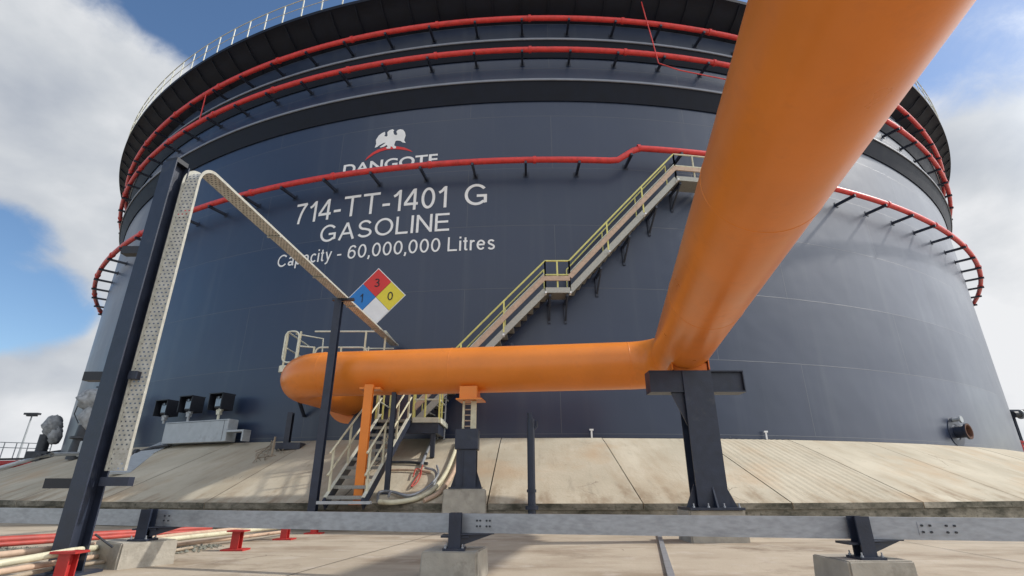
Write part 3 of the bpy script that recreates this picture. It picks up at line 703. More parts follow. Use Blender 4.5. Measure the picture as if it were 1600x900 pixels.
# ------------------------------------------------------------ upper valve platform behind the pipe
ZP = H(3.50)
vp = thing('valve_platform', 'raised platform with cream pipe railings above the orange pipe bend', 'platform', (-5.6, 16.3, ZP))
x0, x1, yf = -7.15, -4.0, 15.7
yb = lambda x: CY-math.sqrt((R+.03)**2-(x-CX)**2)
build('deck', MB().prism([(x0,yf,ZP-.06),(x1,yf,ZP-.06),(x1,yb(x1),ZP-.06),(x0,yb(x0),ZP-.06)], (0,0,.06)), m_tread, vp)
build('edge_beam', MB().box(((x0+x1)/2,yf-.03,ZP-.1),(x1-x0,.06,.2)).box((x0-.03,(yf+yb(x0))/2,ZP-.1),(.06,yb(x0)-yf,.2)), m_pale, vp)
h = MB()
def loop(x_a, x_b, y, za, zb, r=.028):   # closed rounded rail hoop
    c = .16; P = []
    for (cx_, cz_, a0) in ((x_a+c,zb-c,180),(x_b-c,zb-c,90),(x_b-c,za+c,0),(x_a+c,za+c,-90)):
        for k in range(5): a = rad(a0-k*22.5); P.append((cx_+c*cos(a), y, cz_+c*sin(a)))
    h.tube(P, r, 8, closed=True)
h.tube([(x0+.9,yf,ZP+1.1),(x1,yf,ZP+1.1),(x1,yb(x1)-.1,ZP+1.1)], .028, 8)
loop(x0+1.0, x1-.55, yf, ZP+.12, ZP+.58)
h.tube([(x1-.5,yf,ZP+.12),(x1-.5,yf,ZP+.6)], .024, 8)
h.tube([(x1-.9,yf+.8,ZP+.75),(x1+.1,yf+.8,ZP+.75)], .024, 8)
loop(x0, x0+.42, yf-.02, ZP+.1, ZP+1.1); 
h.tube([(x0+.1,yf,ZP+1.05),(x0+.1,yb(x0)-.2,ZP+1.05)], .026, 8); h.tube([(x0+.1,yf,ZP+.55),(x0+.1,yb(x0)-.2,ZP+.55)], .024, 8)
h.tube([(x0+.3,yf,ZP+1.02),(x0+1.0,yf+.5,ZP+1.0),(x0+1.05,yf+.5,ZP+.1)], .026, 8)
h.tube([(x0+.5,yf,ZP+.62),(x0+.95,yf,ZP+.58)], .026, 8)
build('handrail', h, m_pale, vp)
for x in (x0+.06, x0+.46, x0+.95, x0+1.45, -5.35, x1-.62, x1): build('baluster', MB().bar((x,yf,ZP-.1), (x,yf,ZP+(1.1 if x in (x0+.06,x0+.46,x1-.62,x1) else .6)), .05), m_cream, vp)
for x in (x0+.2, -5.2, x1-.2):
    b = MB(); b.bar((x,yb(x)+.0,ZP-.2),(x,yf,ZP-.14),.08,.12); b.bar((x,yb(x)+.0,ZP-1.3),(x,yf+.3,ZP-.2),.08)
    build('knee_brace', b, m_navy, vp)

# ------------------------------------------------------------ big orange pipe
K = 1.25; PR = .457*K; PZ = H(2.19*K)
def runp(x): return Vector((x, 10.1386*K-math.tan(.1289)*x, PZ))
def legp(y): return Vector((2.2254*K+math.tan(.1831)*(y-5*K), y, PZ))
ta, tb = math.tan(.1289), math.tan(.1831)
# corner of run and overhead leg
yc = (10.1386*K-ta*(2.2254*K-tb*5*K))/(1+ta*tb); corner = legp(yc)
corner2 = runp(-5.92)
def fillet(A, Cn, B, r, n=14):
    u = (A-Cn).normalized(); v = (B-Cn).normalized(); ang = u.angle(v); t = r/math.tan(ang/2)
    p, q = Cn+u*t, Cn+v*t; bis = (u+v).normalized(); O = Cn+bis*(r/sin(ang/2))
    a, b = p-O, q-O; w = a.angle(b); return [O+(a*sin((1-i/n)*w)+b*sin(i/n*w))/sin(w) for i in range(n+1)]
wallend = Vector((-5.35, yb(-5.35)+.05, PZ))
pts = [legp(-6.0)]+[legp(-6+ (yc-1.35+6)*i/14) for i in range(1,14)]+fillet(legp(0), corner, runp(0), 1.0)
pts += [runp(x) for x in (2.0,1.0,0,-1,-2,-3,-4)]+fillet(runp(0), corner2, wallend, 1.05)+[corner2.lerp(wallend,.6), wallend]
pl = thing('orange_pipeline', 'thick glossy orange pipeline passing overhead and bending along the tank', 'pipeline', (0, 12.6, PZ))
build('pipe', MB().tube(pts, PR, 64), m_orange, pl)
def weld(p, q, off=0):
    d = (q-p).normalized(); return MB().lathe(p, [(PR-.001,-.012),(PR+.004,-.006),(PR+.004,.006),(PR-.001,.012)], d, 64)
fa = fillet(legp(0), corner, runp(0), 1.0); fb = fillet(runp(0), corner2, wallend, 1.05)
for p, q in ((fa[0],fa[1]),(fa[-1],runp(0)),(fb[0],fb[1]),(fb[-1],wallend),(legp(4.2),legp(4.3)),(legp(7.3),legp(7.2)),(runp(-1.5),runp(0))): build('weld_seam', weld(p,q), m_orange, pl)
build('tank_flange', MB().lathe(wallend, [(PR,-.03),(PR+.25,-.02),(PR+.25,.1)], (wallend-corner2).normalized(), 40), m_orange, pl)
# shoe over the middle pedestal
sx = runp(-1.02)
build('pipe_shoe', MB().box(sx+Vector((0,-.22,-PR-.06)), (.42,.46,.30), rz=-.128).box(sx+Vector((.03,-.22,-PR-.22)), (.62,.6,.03), rz=-.128), m_orange, pl)
tx = legp(10.35)
build('pipe_saddle', MB().box(tx+Vector((0,0,-PR+.02)), (.70,.7,.14), rz=-.18).box(tx+Vector((-.36,-.2,-PR+.06)), (.02,.5,.2), rz=-.18).box(tx+Vector((.36,-.2,-PR+.06)), (.02,.5,.2), rz=-.18), m_orange, pl)

# T-shaped support under the overhead leg
SX, SY = 3.60, 10.12; ct = PZ-PR-.05
ts = thing('pipe_support', 'navy T-shaped steel support with wide crossbeam under the orange pipe bend', 'pipe support', (SX, SY, .52), 'navy steel pipe supports')
zt0 = ct-.42
cb = MB().box((SX,SY,ct-.012),(1.84,.36,.024)).box((SX,SY,zt0+.012),(1.84,.36,.024)).box((SX,SY+.02,(ct+zt0)/2),(1.82,.03,.40)).box((SX-.91,SY,(ct+zt0)/2),(.02,.35,.395)).box((SX+.91,SY,(ct+zt0)/2),(.02,.35,.395))
cb.box((SX-.45,SY-.16,(ct+zt0)/2),(.9,.02,.395)); cb.box((SX+.5,SY-.10,(ct+zt0)/2),(.8,.02,.395))
build('crossbeam', cb, m_navy, ts)
build('column', MB().box((SX,SY-.19,(ct+.54)/2),(.56,.03,ct-.56)).box((SX,SY+.19,(zt0+.54)/2),(.56,.03,zt0-.56)).box((SX,SY,(zt0+.54)/2),(.03,.36,zt0-.56)), m_navy, ts)
build('knee_gusset', MB().prism([(SX-.27,SY-.12,zt0),(SX-.52,SY-.12,zt0),(SX-.27,SY-.12,zt0-.62)],(0,.03,0)), m_navy, ts)
build('base_gusset', MB().prism([(SX-.28,SY-.1,.56),(SX-.46,SY-.1,.56),(SX-.28,SY-.1,.95)],(0,.03,0)).prism([(SX+.28,SY-.1,.56),(SX+.46,SY-.1,.56),(SX+.28,SY-.1,.95)],(0,.03,0)).prism([(SX,SY-.21,.56),(SX,SY-.36,.56),(SX,SY-.21,.9)],(.03,0,0)), m_navy, ts)
build('base_plate', MB().box((SX,SY,.54),(.96,.74,.04)), m_navy, ts)
for ix in (-.4,-.14,.14,.4): build('anchor_bolt', MB().lathe((SX+ix,SY-.31,.56),[(.022,0),(.022,.025),(.012,.025),(.012,.07),(0,.07)],(0,0,1),8), m_galv, ts)
def footing(label, c, d, rz=0, grp='concrete footings in the yard', taper=.04):
    b = MB(); hx, hy = d[0]/2, d[1]/2; m = Matrix.Rotation(rz,3,'Z'); c = Vector(c); vs = []
    random.seed(int(c.x*10))
    import bmesh
    bm = bmesh.new(); bmesh.ops.create_cube(bm, size=1)
    bmesh.ops.bevel(bm, geom=bm.edges[:], offset=.03, segments=2, affect='EDGES')
    bmesh.ops.triangulate(bm, faces=bm.faces); bmesh.ops.subdivide_edges(bm, edges=bm.edges[:], cuts=2, use_grid_fill=True)
    bm.verts.index_update()
    vs = []
    for v in bm.verts:
        k = 1-taper*(v.co.z+.5); p = Vector((v.co.x*d[0]*k, v.co.y*d[1]*k, (v.co.z+.5)*d[2])); p += Vector((random.uniform(-1,1),random.uniform(-1,1),random.uniform(-1,1)))*.0035
        vs.append(c+m@p)
    b.add(vs, [[v.index for v in f.verts] for f in bm.faces]); bm.free()
    return tag(build('concrete_footing', b, m_conc, origin=c), label, 'footing', grp)
footing('low concrete footing hidden behind the beam under the T-shaped support', (SX,SY+.06,-.02), (1.02,.76,.545))

# middle pedestal
PX, PY = -1.06, 12.75; pzt = H(-.05)
footing('large pale concrete footing under the squat navy pedestal', (PX,PY-.05,-.02), (.98,1.3,pzt+.02), .03)
ps = thing('pipe_pedestal', 'squat navy steel pedestal on the large concrete footing below the pipe', 'pipe support', (PX,PY,pzt), 'navy steel pipe supports')
zc = H(1.28)
build('base_plate', MB().box((PX,PY,pzt+.02),(.74,.8,.04)), m_navy, ps)
build('column', MB().box((PX,PY-.24,(pzt+zc-.45)/2),(.46,.03,zc-pzt-.5)).box((PX,PY+.24,(pzt+zc-.45)/2),(.46,.03,zc-pzt-.5)).box((PX,PY,(pzt+zc-.45)/2),(.03,.46,zc-pzt-.5)).box((PX-.08,PY-.26,(pzt+zc-.45)/2),(.02,.05,zc-pzt-.55)), m_navy, ps)
build('head_block', MB().box((PX,PY,zc-.24),(.54,.6,.46),bev=.01), m_navy, ps)
build('base_gusset', MB().prism([(PX-.23,PY-.05,pzt+.04),(PX-.36,PY-.05,pzt+.04),(PX-.23,PY-.05,pzt+.42)],(0,.03,0)).prism([(PX+.23,PY-.05,pzt+.04),(PX+.36,PY-.05,pzt+.04),(PX+.23,PY-.05,pzt+.42)],(0,.03,0)), m_navy, ps)
pg = build('riser_post', MB().box((PX-.10,PY-.16,(zc+PZ-PR-.24)/2),(.05,.14,PZ-PR-.24-zc)).box((PX+.14,PY-.16,(zc+PZ-PR-.24)/2),(.13,.14,PZ-PR-.24-zc)), m_cream, ps)
rg = MB(); k = zc+.06
while k < PZ-PR-.28: rg.box((PX,PY-.16,k),(.16,.03,.025)); k += .13
sub('rung', rg, m_plank, pg, ps)

# slender posts
def hpost(name, label, base, top, w=.16, m=m_navy, group=None, cap=None, cat='post', plate=True):
    t = thing(name, label, cat, tuple(base), group)
    b = MB(); x, y, z0 = base; z1 = top; hh = z1-z0
    b.box((x,y-w/2,z0+hh/2),(w,.016,hh)).box((x,y+w/2,z0+hh/2),(w,.016,hh)).box((x,y,z0+hh/2),(.014,w-.016,hh))
    build('column', b, m, t)
    if plate: build('base_plate', MB().box((x,y,z0+.012),(w*1.8,w*1.8,.024)), m, t)
    return t
p2 = at_fwd(485,790,12.25); P2 = (p2.x+.06, 12.25, slope_z(p2.x,12.25)-.02)
TRZ = H(4.50)
s2 = hpost('tray_post', 'slender dark post rising from the kerb to hold the sloping cable tray', P2, TRZ-.10, .17, group='dark posts along the kerb')
build('cross_arm', MB().box((P2[0]+.1,P2[1],TRZ-.07),(.55,.1,.06)), m_navy, s2)
q = on_slope(604,770); hpost('support_post', 'dark post on the slope between the stair and the curved cream pipes', (q.x,q.y,q.z-.02), PZ-PR+.04, .11, group='dark posts along the kerb')
q = on_slope(447,700); q3 = hpost('support_post', 'dark post behind the kerb post, under the left bend of the orange pipe', (q.x,q.y,q.z-.02), PZ-PR+.03, .16, group='dark posts along the kerb')
build('foot_block', MB().box((q.x+.15,q.y-.05,q.z+.05),(.75,.45,.2)), m_navy, q3)
po = thing('orange_post', 'slim orange post standing in front of the access stair', 'post', (-3.44,12.3,slope_z(-3.44,12.3)))
build('column', MB().box((-3.44,12.36,(PZ-PR+.12+KZ)/2+.02),(.20,.02,PZ-PR+.1-KZ)).box((-3.44,12.48,(PZ-PR+.12+KZ)/2+.02),(.20,.02,PZ-PR+.1-KZ)).box((-3.44,12.42,(PZ-PR+.12+KZ)/2+.02),(.02,.12,PZ-PR+.1-KZ)), m_orange, po)
build('base_plate', MB().box((-3.44,12.42,slope_z(-3.44,12.42)+.02),(.34,.30,.03)), m_orange, po)
build('pipe_clamp', MB().box((-3.44,12.62,PZ-PR+.06),(.5,.34,.05)), m_orange, po)

# tall tray post, left foreground
TX, TY = -4.98, 6.46; TZ = H(4.46)
tp = thing('tall_post', 'tall navy steel column at the left with short cross arms and a black cap', 'column', (TX,TY,0))
rz = rad(-14); m3 = Matrix.Rotation(rz,3,'Z')
def tpb(o, d): return MB().box(Vector((TX,TY,0))+m3@Vector(o), d, rz=rz)
b = tpb((0,-.11,TZ/2),(.24,.018,TZ)); b.box(Vector((TX,TY,TZ/2))+m3@Vector((0,.11,0)),(.24,.018,TZ),rz=rz); b.box(Vector((TX,TY,TZ/2)),(.016,.21,TZ),rz=rz)
build('column', b, m_navy, tp)
build('cap', MB().box((TX,TY,TZ+.03),(.2,.2,.07),rz=rz), m_black, tp)
for zr, l, rr in ((H(.04),.34,.34),(H(1.30),.26,.10),(H(3.05),.26,.0)):
    build('cross_arm', MB().box((TX-.14-l/2,TY-.0,zr),(l,.12,.11)), m_black, tp)
    if rr: build('cross_arm', MB().box((TX+.14+rr/2,TY+.02,zr+.02),(rr,.10,.10)), m_navy, tp)
build('base_plate', MB().box((TX,TY,.015),(.5,.5,.03)), m_navy, tp)
build('brace_rod', MB().tube([(TX+.16,TY+.1,.40),(TX+.36,TY+.16,.26)],.012,6), m_dark, tp)

# perforated cable tray: rises beside the tall post, bends and runs up to the tank
ct_ = thing('cable_tray', 'long perforated galvanised cable tray bent over beside the tall column', 'cable tray', (-4.72,6.5,1.1))
path = [Vector((-4.73,6.52,H(.18)))]
top = TRZ; xe, ye = -3.92, 16.75
bend = fillet(Vector((-4.73,6.52,1)), Vector((-4.73,6.52,top)), Vector((xe,ye,top)), .30, 10)
cl = [Vector((-4.73,6.52,H(.18)+ (bend[0].z-H(.18))*i/12)) for i in range(12)]+bend+[bend[-1].lerp(Vector((xe,ye,top-.10)), i/20) for i in range(1,21)]
TW = .235
lenacc = 0; vs, uvs, fl, fr_ = [], [], [], []
dxy = Vector((xe+4.73, ye-6.52, 0)).normalized(); sidev = Vector((dxy.y,-dxy.x,0))
web = MB()
for i, p in enumerate(cl):
    if i: lenacc += (p-cl[i-1]).length
    vs += [p-sidev*TW/2, p+sidev*TW/2]; uvs += [(0,lenacc),(TW,lenacc)]
web.add(vs, [(2*i,2*i+1,2*i+3,2*i+2) for i in range(len(cl)-1)], uvs); web.sm = True
build('perforated_web', web, m_perf, ct_)
for s_ in (-1,1):
    b = MB()
    for i in range(len(cl)-1):
        p, q = cl[i]+sidev*s_*TW/2, cl[i+1]+sidev*s_*TW/2
        def inw(k):
            d = (cl[min(k+1,len(cl)-1)]-cl[max(k-1,0)]).normalized(); return sidev.cross(d).normalized()
        a0, a1 = inw(i)*-.045, inw(i+1)*-.045
        t_ = sidev*s_*.008
        b.add([p,q,q-a1,p-a0,p+t_,q+t_,q-a1+t_,p-a0+t_],[(0,1,2,3),(4,5,6,7),(0,1,5,4),(3,2,6,7)])
    build('side_flange', b, m_galvtray, ct_)
cbm = MB()
for k in range(5):
    off = sidev*(-.10+.05*k)
    pp = []
    for i, p in enumerate(cl):
        if i < 22: continue
        pp.append(p+off+Vector((0,0,.03)))
    cbm.tube(pp, .017, 6)
build('cables', cbm, m_black, ct_)
for i in range(26,len(cl)-1,4): build('hanger', MB().box(cl[i]+Vector((0,0,-.02)),(TW+.03,.04,.02),rz=-.08), m_galvtray, ct_)

# grey tray and cabinet on the left of the slope
gt = [on_slope(186,742,.06), on_slope(225,712,.06), on_slope(262,694,.06), on_slope(300,689,.06)]
b = MB()
for a, c in zip(gt[:-1], gt[1:]): b.bar(a, c, .55, .06)
tag(build('slope_cable_tray', b, m_grey, origin=gt[0]), 'light grey covered tray lying on the slope beside the perforated tray', 'cable tray')
p = on_slope(212,712,.10); q = on_slope(262,700,.10)
tag(build('pipe_coupling', MB().tube([p,p.lerp(q,.5)+Vector((0,0,.05)),q],.05,8).lathe(p,[(.02,-.05),(.13,-.05),(.13,.05),(.02,.05)],(1,0,0),14), m_dark, origin=p), 'dark pipe fitting lying on the grey covered tray', 'pipe fitting')

def wallside(px, py, r): t_, z_ = wall_th(px, py, r); return t_, z_
t0_, z0_ = wallside(252, 690, R+.75); t1_, z1_ = wallside(352, 686, R+.75)
_, zt_ = wallside(300, 658, R+.75)
zl0, zl1 = ZB+.02, zt_+.02
cb_ = thing('instrument_cabinet', 'long light grey cabinet on the berm below three black gauges', 'cabinet', tuple(pol((t0_+t1_)/2, R+.6, ZB)))
A, Bq = pol(t0_, R+.75, zl0), pol(t1_, R+.75, zl0); dA = (Bq-A).normalized(); nA = Vector((dA.y,-dA.x,0))
mc = Matrix((dA, -nA, Vector((0,0,1)))).transposed(); mid = (A+Bq)/2; LL = (Bq-A).length; hh = zl1-zl0
build('body', MB().box(mid-nA*.2+Vector((0,0,hh/2)),(LL,.4,hh),M3=mc,bev=.015), m_grey, cb_)
build('door_seam', MB().box(mid+nA*.003+Vector((0,0,hh/2))+dA*LL*.44,(.012,.006,hh*.9),M3=mc).box(mid+nA*.003+Vector((0,0,hh*.94)),(LL*.97,.006,.012),M3=mc), m_dark, cb_)
build('side_shelf', MB().box(Bq+dA*.4-nA*.1+Vector((0,0,.32)),(.8,.3,.06),M3=mc).box(Bq+dA*.77-nA*.1+Vector((0,0,.15)),(.06,.3,.32),M3=mc), m_grey, cb_)
for k, (px, py, lab) in enumerate(((261,638,'leftmost black hooded gauge above the grey cabinet'),(299,632,'middle black hooded gauge above the grey cabinet'),(346,628,'rightmost and highest black hooded gauge above the grey cabinet'))):
    t_, z_ = wallside(px, py, R+.6); c = pol(t_, R+.6, z_)
    it = thing('hooded_gauge', lab, 'gauge', (c.x,c.y,zl1), 'black hooded gauges on the grey cabinet')
    hm = MB().box(c+Vector((0,0,.27)),(.62,.55,.03),M3=mc); 
    hm.box(c-dA*.30,(.025,.5,.54),M3=mc).box(c+dA*.30,(.025,.5,.54),M3=mc).box(c-nA*.25,(.6,.02,.54),M3=mc)
    build('hood', hm, m_black, it)
    gb = build('housing', MB().box(c-nA*.04,(.36,.3,.42),M3=mc,bev=.03), m_dark, it)
    sub('dial', MB().box(c+nA*.115+Vector((0,0,-.02)),(.24,.02,.26),M3=mc).lathe(c+nA*.13+Vector((0,0,.14)),[(0,.0),(.05,.0),(.05,.02)],nA,12), m_glass, gb, it)
    build('stem', MB().tube([c+Vector((0,0,-.2)),Vector((c.x,c.y,zl1))],.045,8).tube([c+Vector((0,0,-.28))-dA*.12,c+Vector((0,0,-.28))+dA*.12],.05,8).box(c+Vector((0,0,-.36)),(.14,.12,.12),M3=mc), m_pale if k == 2 else m_grey, it)

# loose wires on the slope near the bend
random.seed(11)
w = MB()
for k in range(7):
    p0 = on_slope(395+k*6, 724-k*2, .02); pts_ = [p0]
    for j, (px, py) in enumerate(((405,715),(418,705),(430,700),(440,706))): pts_.append(on_slope(px+random.uniform(-9,9), py+random.uniform(-7,7), .03+random.uniform(0,.12)))
    w.tube(pts_, .010, 6)
w.tube([on_slope(424,712,0), on_slope(424,712,0)+Vector((.03,0,.55))], .03, 8)
tag(build('loose_wires', w, m_hose, origin=on_slope(418,710)), 'tangle of loose brown wires lying on the slope left of the pipe bend', 'wires')

# ------------------------------------------------------------ galvanised beam on stub posts
BZ0, BZ1 = H(-.471), H(-.278)
L_ = Vector((-14.0, 6.2-.264*(-14+.6), 0)); Mx = Vector((-.58, 6.2, 0)); Rt = Vector((3.28,5.45,0)); Re = Rt+(Rt-Mx)*2.2
# positions recomputed from the stub posts
bm_ = thing('steel_beam', 'long galvanised steel channel beam running across the whole foreground', 'beam', (Mx.x,Mx.y,BZ0))
b = MB()
for p, q in ((L_,Mx),(Mx,Rt),(Rt,Re)):
    d = (q-p).normalized(); nn = Vector((d.y,-d.x,0))
    zc_ = (BZ0+BZ1)/2
    for (o_, w_, h_, dz_) in ((nn*.0,.006,BZ1-BZ0,0),(nn*.028-nn*.06,.066,.006,(BZ1-BZ0)/2-.003),(nn*.028-nn*.06,.066,.006,-(BZ1-BZ0)/2+.003)):
        b.bar(p+o_+Vector((0,0,zc_+dz_)), q+o_+Vector((0,0,zc_+dz_)), w_, h_)
build('channel', b, m_galv, bm_)
def splice(p, q, f_, half=.17):
    d = (q-p).normalized(); nn = Vector((d.y,-d.x,0)); c = p.lerp(q,f_)+nn*.006+Vector((0,0,(BZ0+BZ1)/2))
    o = build('splice_plate', MB().bar(c-d*half, c+d*half, .005, .11), m_galv, bm_)
    bb = MB()
    for ix in (-1,-.5,.5,1):
        for iz in (-1,1): bb.lathe(c+d*half*.8*ix+Vector((0,0,.028*iz))+nn*.002, [(.011,0),(.011,.012),(0,.012)], nn, 6)
    sub('bolt', bb, m_dark, o, bm_)
splice(Mx,Rt,.07,.09); splice(Rt,Re,.085); splice(L_,Mx,.706,.17); splice(L_,Mx,.33,.17)
def on_line(px, p, q):     # beam point at a photo column
    best = None
    for i in range(400):
        c = p.lerp(q,i/399); F = c.y*cos(PITCH); x = 800+FPX*c.x/(c.y*cos(PITCH)+(-.4)*sin(PITCH))
        if best is None or abs(x-px) < best[0]: best = (abs(x-px), c)
    return best[1]
stubs = [(on_line(238,L_,Mx),'left stub post holding the beam on a squarish concrete block beside the tall column','squat concrete block at the left under the beam',(.80,.66,.28),-.15,rad(-34)),
         (on_line(711,L_,Mx),'middle stub post holding the beam below the navy pedestal','concrete block in the bottom centre under the middle stub post',(.62,.62,.28),.0,rad(-8)),
         (on_line(1333,Mx,Re),'right stub post holding the beam on the block at the right','concrete block at the bottom right under the right stub post',(.64,.60,.28),.02,rad(2))]
for c, l1, l2, d_, dx, rz_ in stubs:
    footing(l2, (c.x+dx,c.y+.02,-.02), (d_[0],d_[1],.30), rz_)
    hp = hpost('stub_post', l1, (c.x,c.y-.10,.28), BZ1+.012, .13, group='navy stub posts under the galvanised beam')
    build('bracket', MB().prism([(c.x+.06,c.y-.16,BZ0-.012),(c.x+.42,c.y-.06,BZ0-.012),(c.x+.42,c.y+.06,BZ0-.012),(c.x+.06,c.y+.1,BZ0-.012)],(0,0,.01)).prism([(c.x+.06,c.y-.10,BZ0-.015),(c.x+.40,c.y-.03,BZ0-.015),(c.x+.06,c.y-.10,BZ0-.12)],(0,.012,0)), m_navy, hp)
    build('clamp', MB().box((c.x,c.y-.02,BZ0-.03),(.3,.22,.02)), m_navy, hp)
    for ix in (-1,1):
        for iy in (-1,1): build('anchor_bolt', MB().lathe((c.x+ix*.092,c.y-.10+iy*.092,.304),[(.014,0),(.014,.014),(.007,.014),(.007,.04),(0,.04)],(0,0,1),8), m_galv, hp)

# vertical blue pipe with flanged foot
q = at_fwd(831,797,11.92); vx = q.x
vt = thing('vent_pipe', 'thin upright navy pipe with flanged foot against the kerb', 'pipe', (vx,11.92,.0))
build('pipe', MB().tube([(vx,11.92,0.0),(vx,11.92,at_fwd(828,655,11.92).z)], .085, 16), m_navy, vt)
build('flange', MB().lathe((vx,11.92,q.z+.05),[(.085,-.04),(.14,-.04),(.14,.04),(.085,.04)],(0,0,1),18).lathe((vx,11.92,q.z+.38),[(.085,-.03),(.105,-.03),(.105,.03),(.085,.03)],(0,0,1),18), m_navy, vt)
zt2 = at_fwd(828,655,11.92).z
build('top_fitting', MB().tube([(vx,11.92,zt2),(vx-.03,11.92,zt2+.14)],.055,10).tube([(vx+.02,11.92,zt2-.28),(vx+.13,11.92,zt2-.16),(vx+.13,11.92,zt2-.04)],.03,8), m_navy, vt)

# grey strip conduit on the ground
p, q = Vector((3.0,11.6,.02)), Vector((1.62,5.9,.02))
tag(build('ground_strip', MB().bar(p,q,.075,.035), m_galv, origin=p), 'narrow grey metal strip lying on the paving below the T-shaped support', 'strip')

# vertical ladder tray beside the landing, conduits running down the slope
lt = thing('ladder_tray', 'narrow grey ladder cable tray standing beside the lower landing', 'cable tray', tuple(at_fwd(690,684,16.2)))
xa = at_fwd(684,684,16.1).x; xb = at_fwd(694,684,16.1).x
b = MB()
for x in (xa,xb): b.bar((x,16.1,ZB-.05),(x,16.2,H(3.2)),.035,.05)
build('side_rail', b, m_grey, lt); b = MB(); k = ZB+.1
while k < H(3.1): b.bar((xa,16.12,k),(xb,16.12,k),.02,.03); k += .22
build('rung', b, m_grey, lt)
def slope_pipe(name, label, px, r, m, lift=.05, extra=None, cat='pipe', grp='pipes and conduits running down the slope'):
    pts_ = [on_slope(x,y,lift) for x,y in px]
    if extra: pts_ = extra(pts_)
    # smooth
    sm_ = []
    for i in range(len(pts_)-1):
        a = pts_[max(i-1,0)]; b_, c = pts_[i], pts_[i+1]; d = pts_[min(i+2,len(pts_)-1)]
        for k in range(5):
            t = k/5; sm_.append(.5*((2*b_)+(-a+c)*t+(2*a-5*b_+4*c-d)*t*t+(-a+3*b_-3*c+d)*t**3))
    sm_.append(pts_[-1])
    return tag(build(name, MB().tube(sm_, r, 10), m, origin=pts_[0]), label, cat, grp)
slope_pipe('curved_pipe','thick cream pipe curving down the slope just left of the concrete footing',[(716,693),(706,722),(694,748),(676,770),(650,784),(615,790),(592,789)],.055,m_cream,.07)
slope_pipe('curved_pipe','brown primer pipe curving beside the thick cream pipe, nearest the footing',[(722,700),(714,728),(702,754),(686,774),(662,787)],.05,m_plank,.06)
slope_pipe('conduit','grey conduit leaving the ladder tray and running down the slope',[(690,684),(678,688),(668,708),(658,732)],.045,m_galv,.08,cat='conduit')
slope_pipe('conduit','grey looped conduit at the foot of the slope right of the stair',[(590,789),(592,775),(612,774),(640,783),(662,778),(678,762),(680,742),(664,736)],.032,m_galv,.08,cat='conduit')
slope_pipe('conduit','short grey conduit loop beside the stair foot',[(606,788),(612,780),(640,786),(668,772),(684,752),(682,738)],.028,m_galv,.16,cat='conduit')
slope_pipe('conduit','dark conduit pair member crossing the slope level behind the post',[(608,726),(640,726),(668,728)],.04,m_dark,.06,cat='conduit')
slope_pipe('conduit','lower brown conduit crossing the slope level behind the post',[(608,738),(640,738),(672,741)],.03,m_plank,.06,cat='conduit')
slope_pipe('red_hose','crumpled red hose lying on the slope between the conduits',[(660,732),(656,744),(648,756),(642,766),(652,758),(658,742),(650,738),(645,750)],.018,m_reddull,.08,cat='hose')

# ------------------------------------------------------------ low pipe rack at the left
grp = 'red pipe pedestals under the low pipes'
for k, (x, y, lab) in enumerate(((-4.66,6.05,'large red pedestal nearest the camera at the foot of the tall column'),(-4.25,8.8,'red pedestal behind the left concrete block'),(-4.2,10.5,'red pedestal second from the kerb under the low pipes'),(-4.1,11.75,'farthest and smallest red pedestal, near the kerb'))):
    t = thing('red_pedestal', lab, 'pipe support', (x,y,0), grp)
    m_red = m_redped
    build('top_plate', MB().box((x,y,.272),(.27,.2,.022)), m_red, t)
    build('stem', MB().box((x,y-.06,.14),(.12,.015,.25)).box((x,y+.06,.14),(.12,.015,.25)).box((x,y,.14),(.015,.11,.25)), m_red, t)
    build('base_plate', MB().box((x,y,.012),(.34,.26,.024)), m_red, t)
def lowpipe(name, label, pts_, r, m): return tag(build(name, MB().tube(pts_, r, 12), m, origin=pts_[0]), label, 'pipe', 'low pipes along the ground at the left')
def lp(*q): return [at_fwd(*t_) for t_ in q]
lowpipe('low_pipe','pale cream low pipe resting on the red pedestals and passing behind the left block',lp((-160,903,4.9),(0,880,5.75),(110,861,6.1),(160,854,7.5),(275,841,8.7),(420,825,10.6),(470,820,11.8)),.037,m_cream)
lowpipe('low_pipe','orange pink low pipe lying just beyond the pale cream pipe',lp((-160,880,5.6),(0,866,6.1),(95,856,6.6),(165,849,7.9),(275,836,9.0),(400,823,10.9)),.034,m_plank)
lowpipe('low_pipe','rusty pink low pipe close to the paving below the cream pipe',lp((-160,925,4.9),(0,893,5.6),(110,875,6.4),(160,868,7.3),(275,851,8.9),(440,831,10.9)),.03,m_plank)
lowpipe('low_pipe','thin pale low pipe nearest the camera at the bottom left corner',lp((-160,935,4.8),(0,905,5.4),(90,886,6.5),(160,878,6.95),(300,855,8.8)),.022,m_hose)
lowpipe('low_pipe','bright red low pipe passing behind the tall column',lp((-200,858,7.6),(0,843,8.7),(235,830,10.6),(330,824,11.6)),.055,m_reddull)
lowpipe('low_pipe','darker red low pipe nearer the gravel than the bright one',lp((-200,866,7.2),(0,850,8.3),(235,834,10.2),(330,829,11.2)),.035,m_reddull)

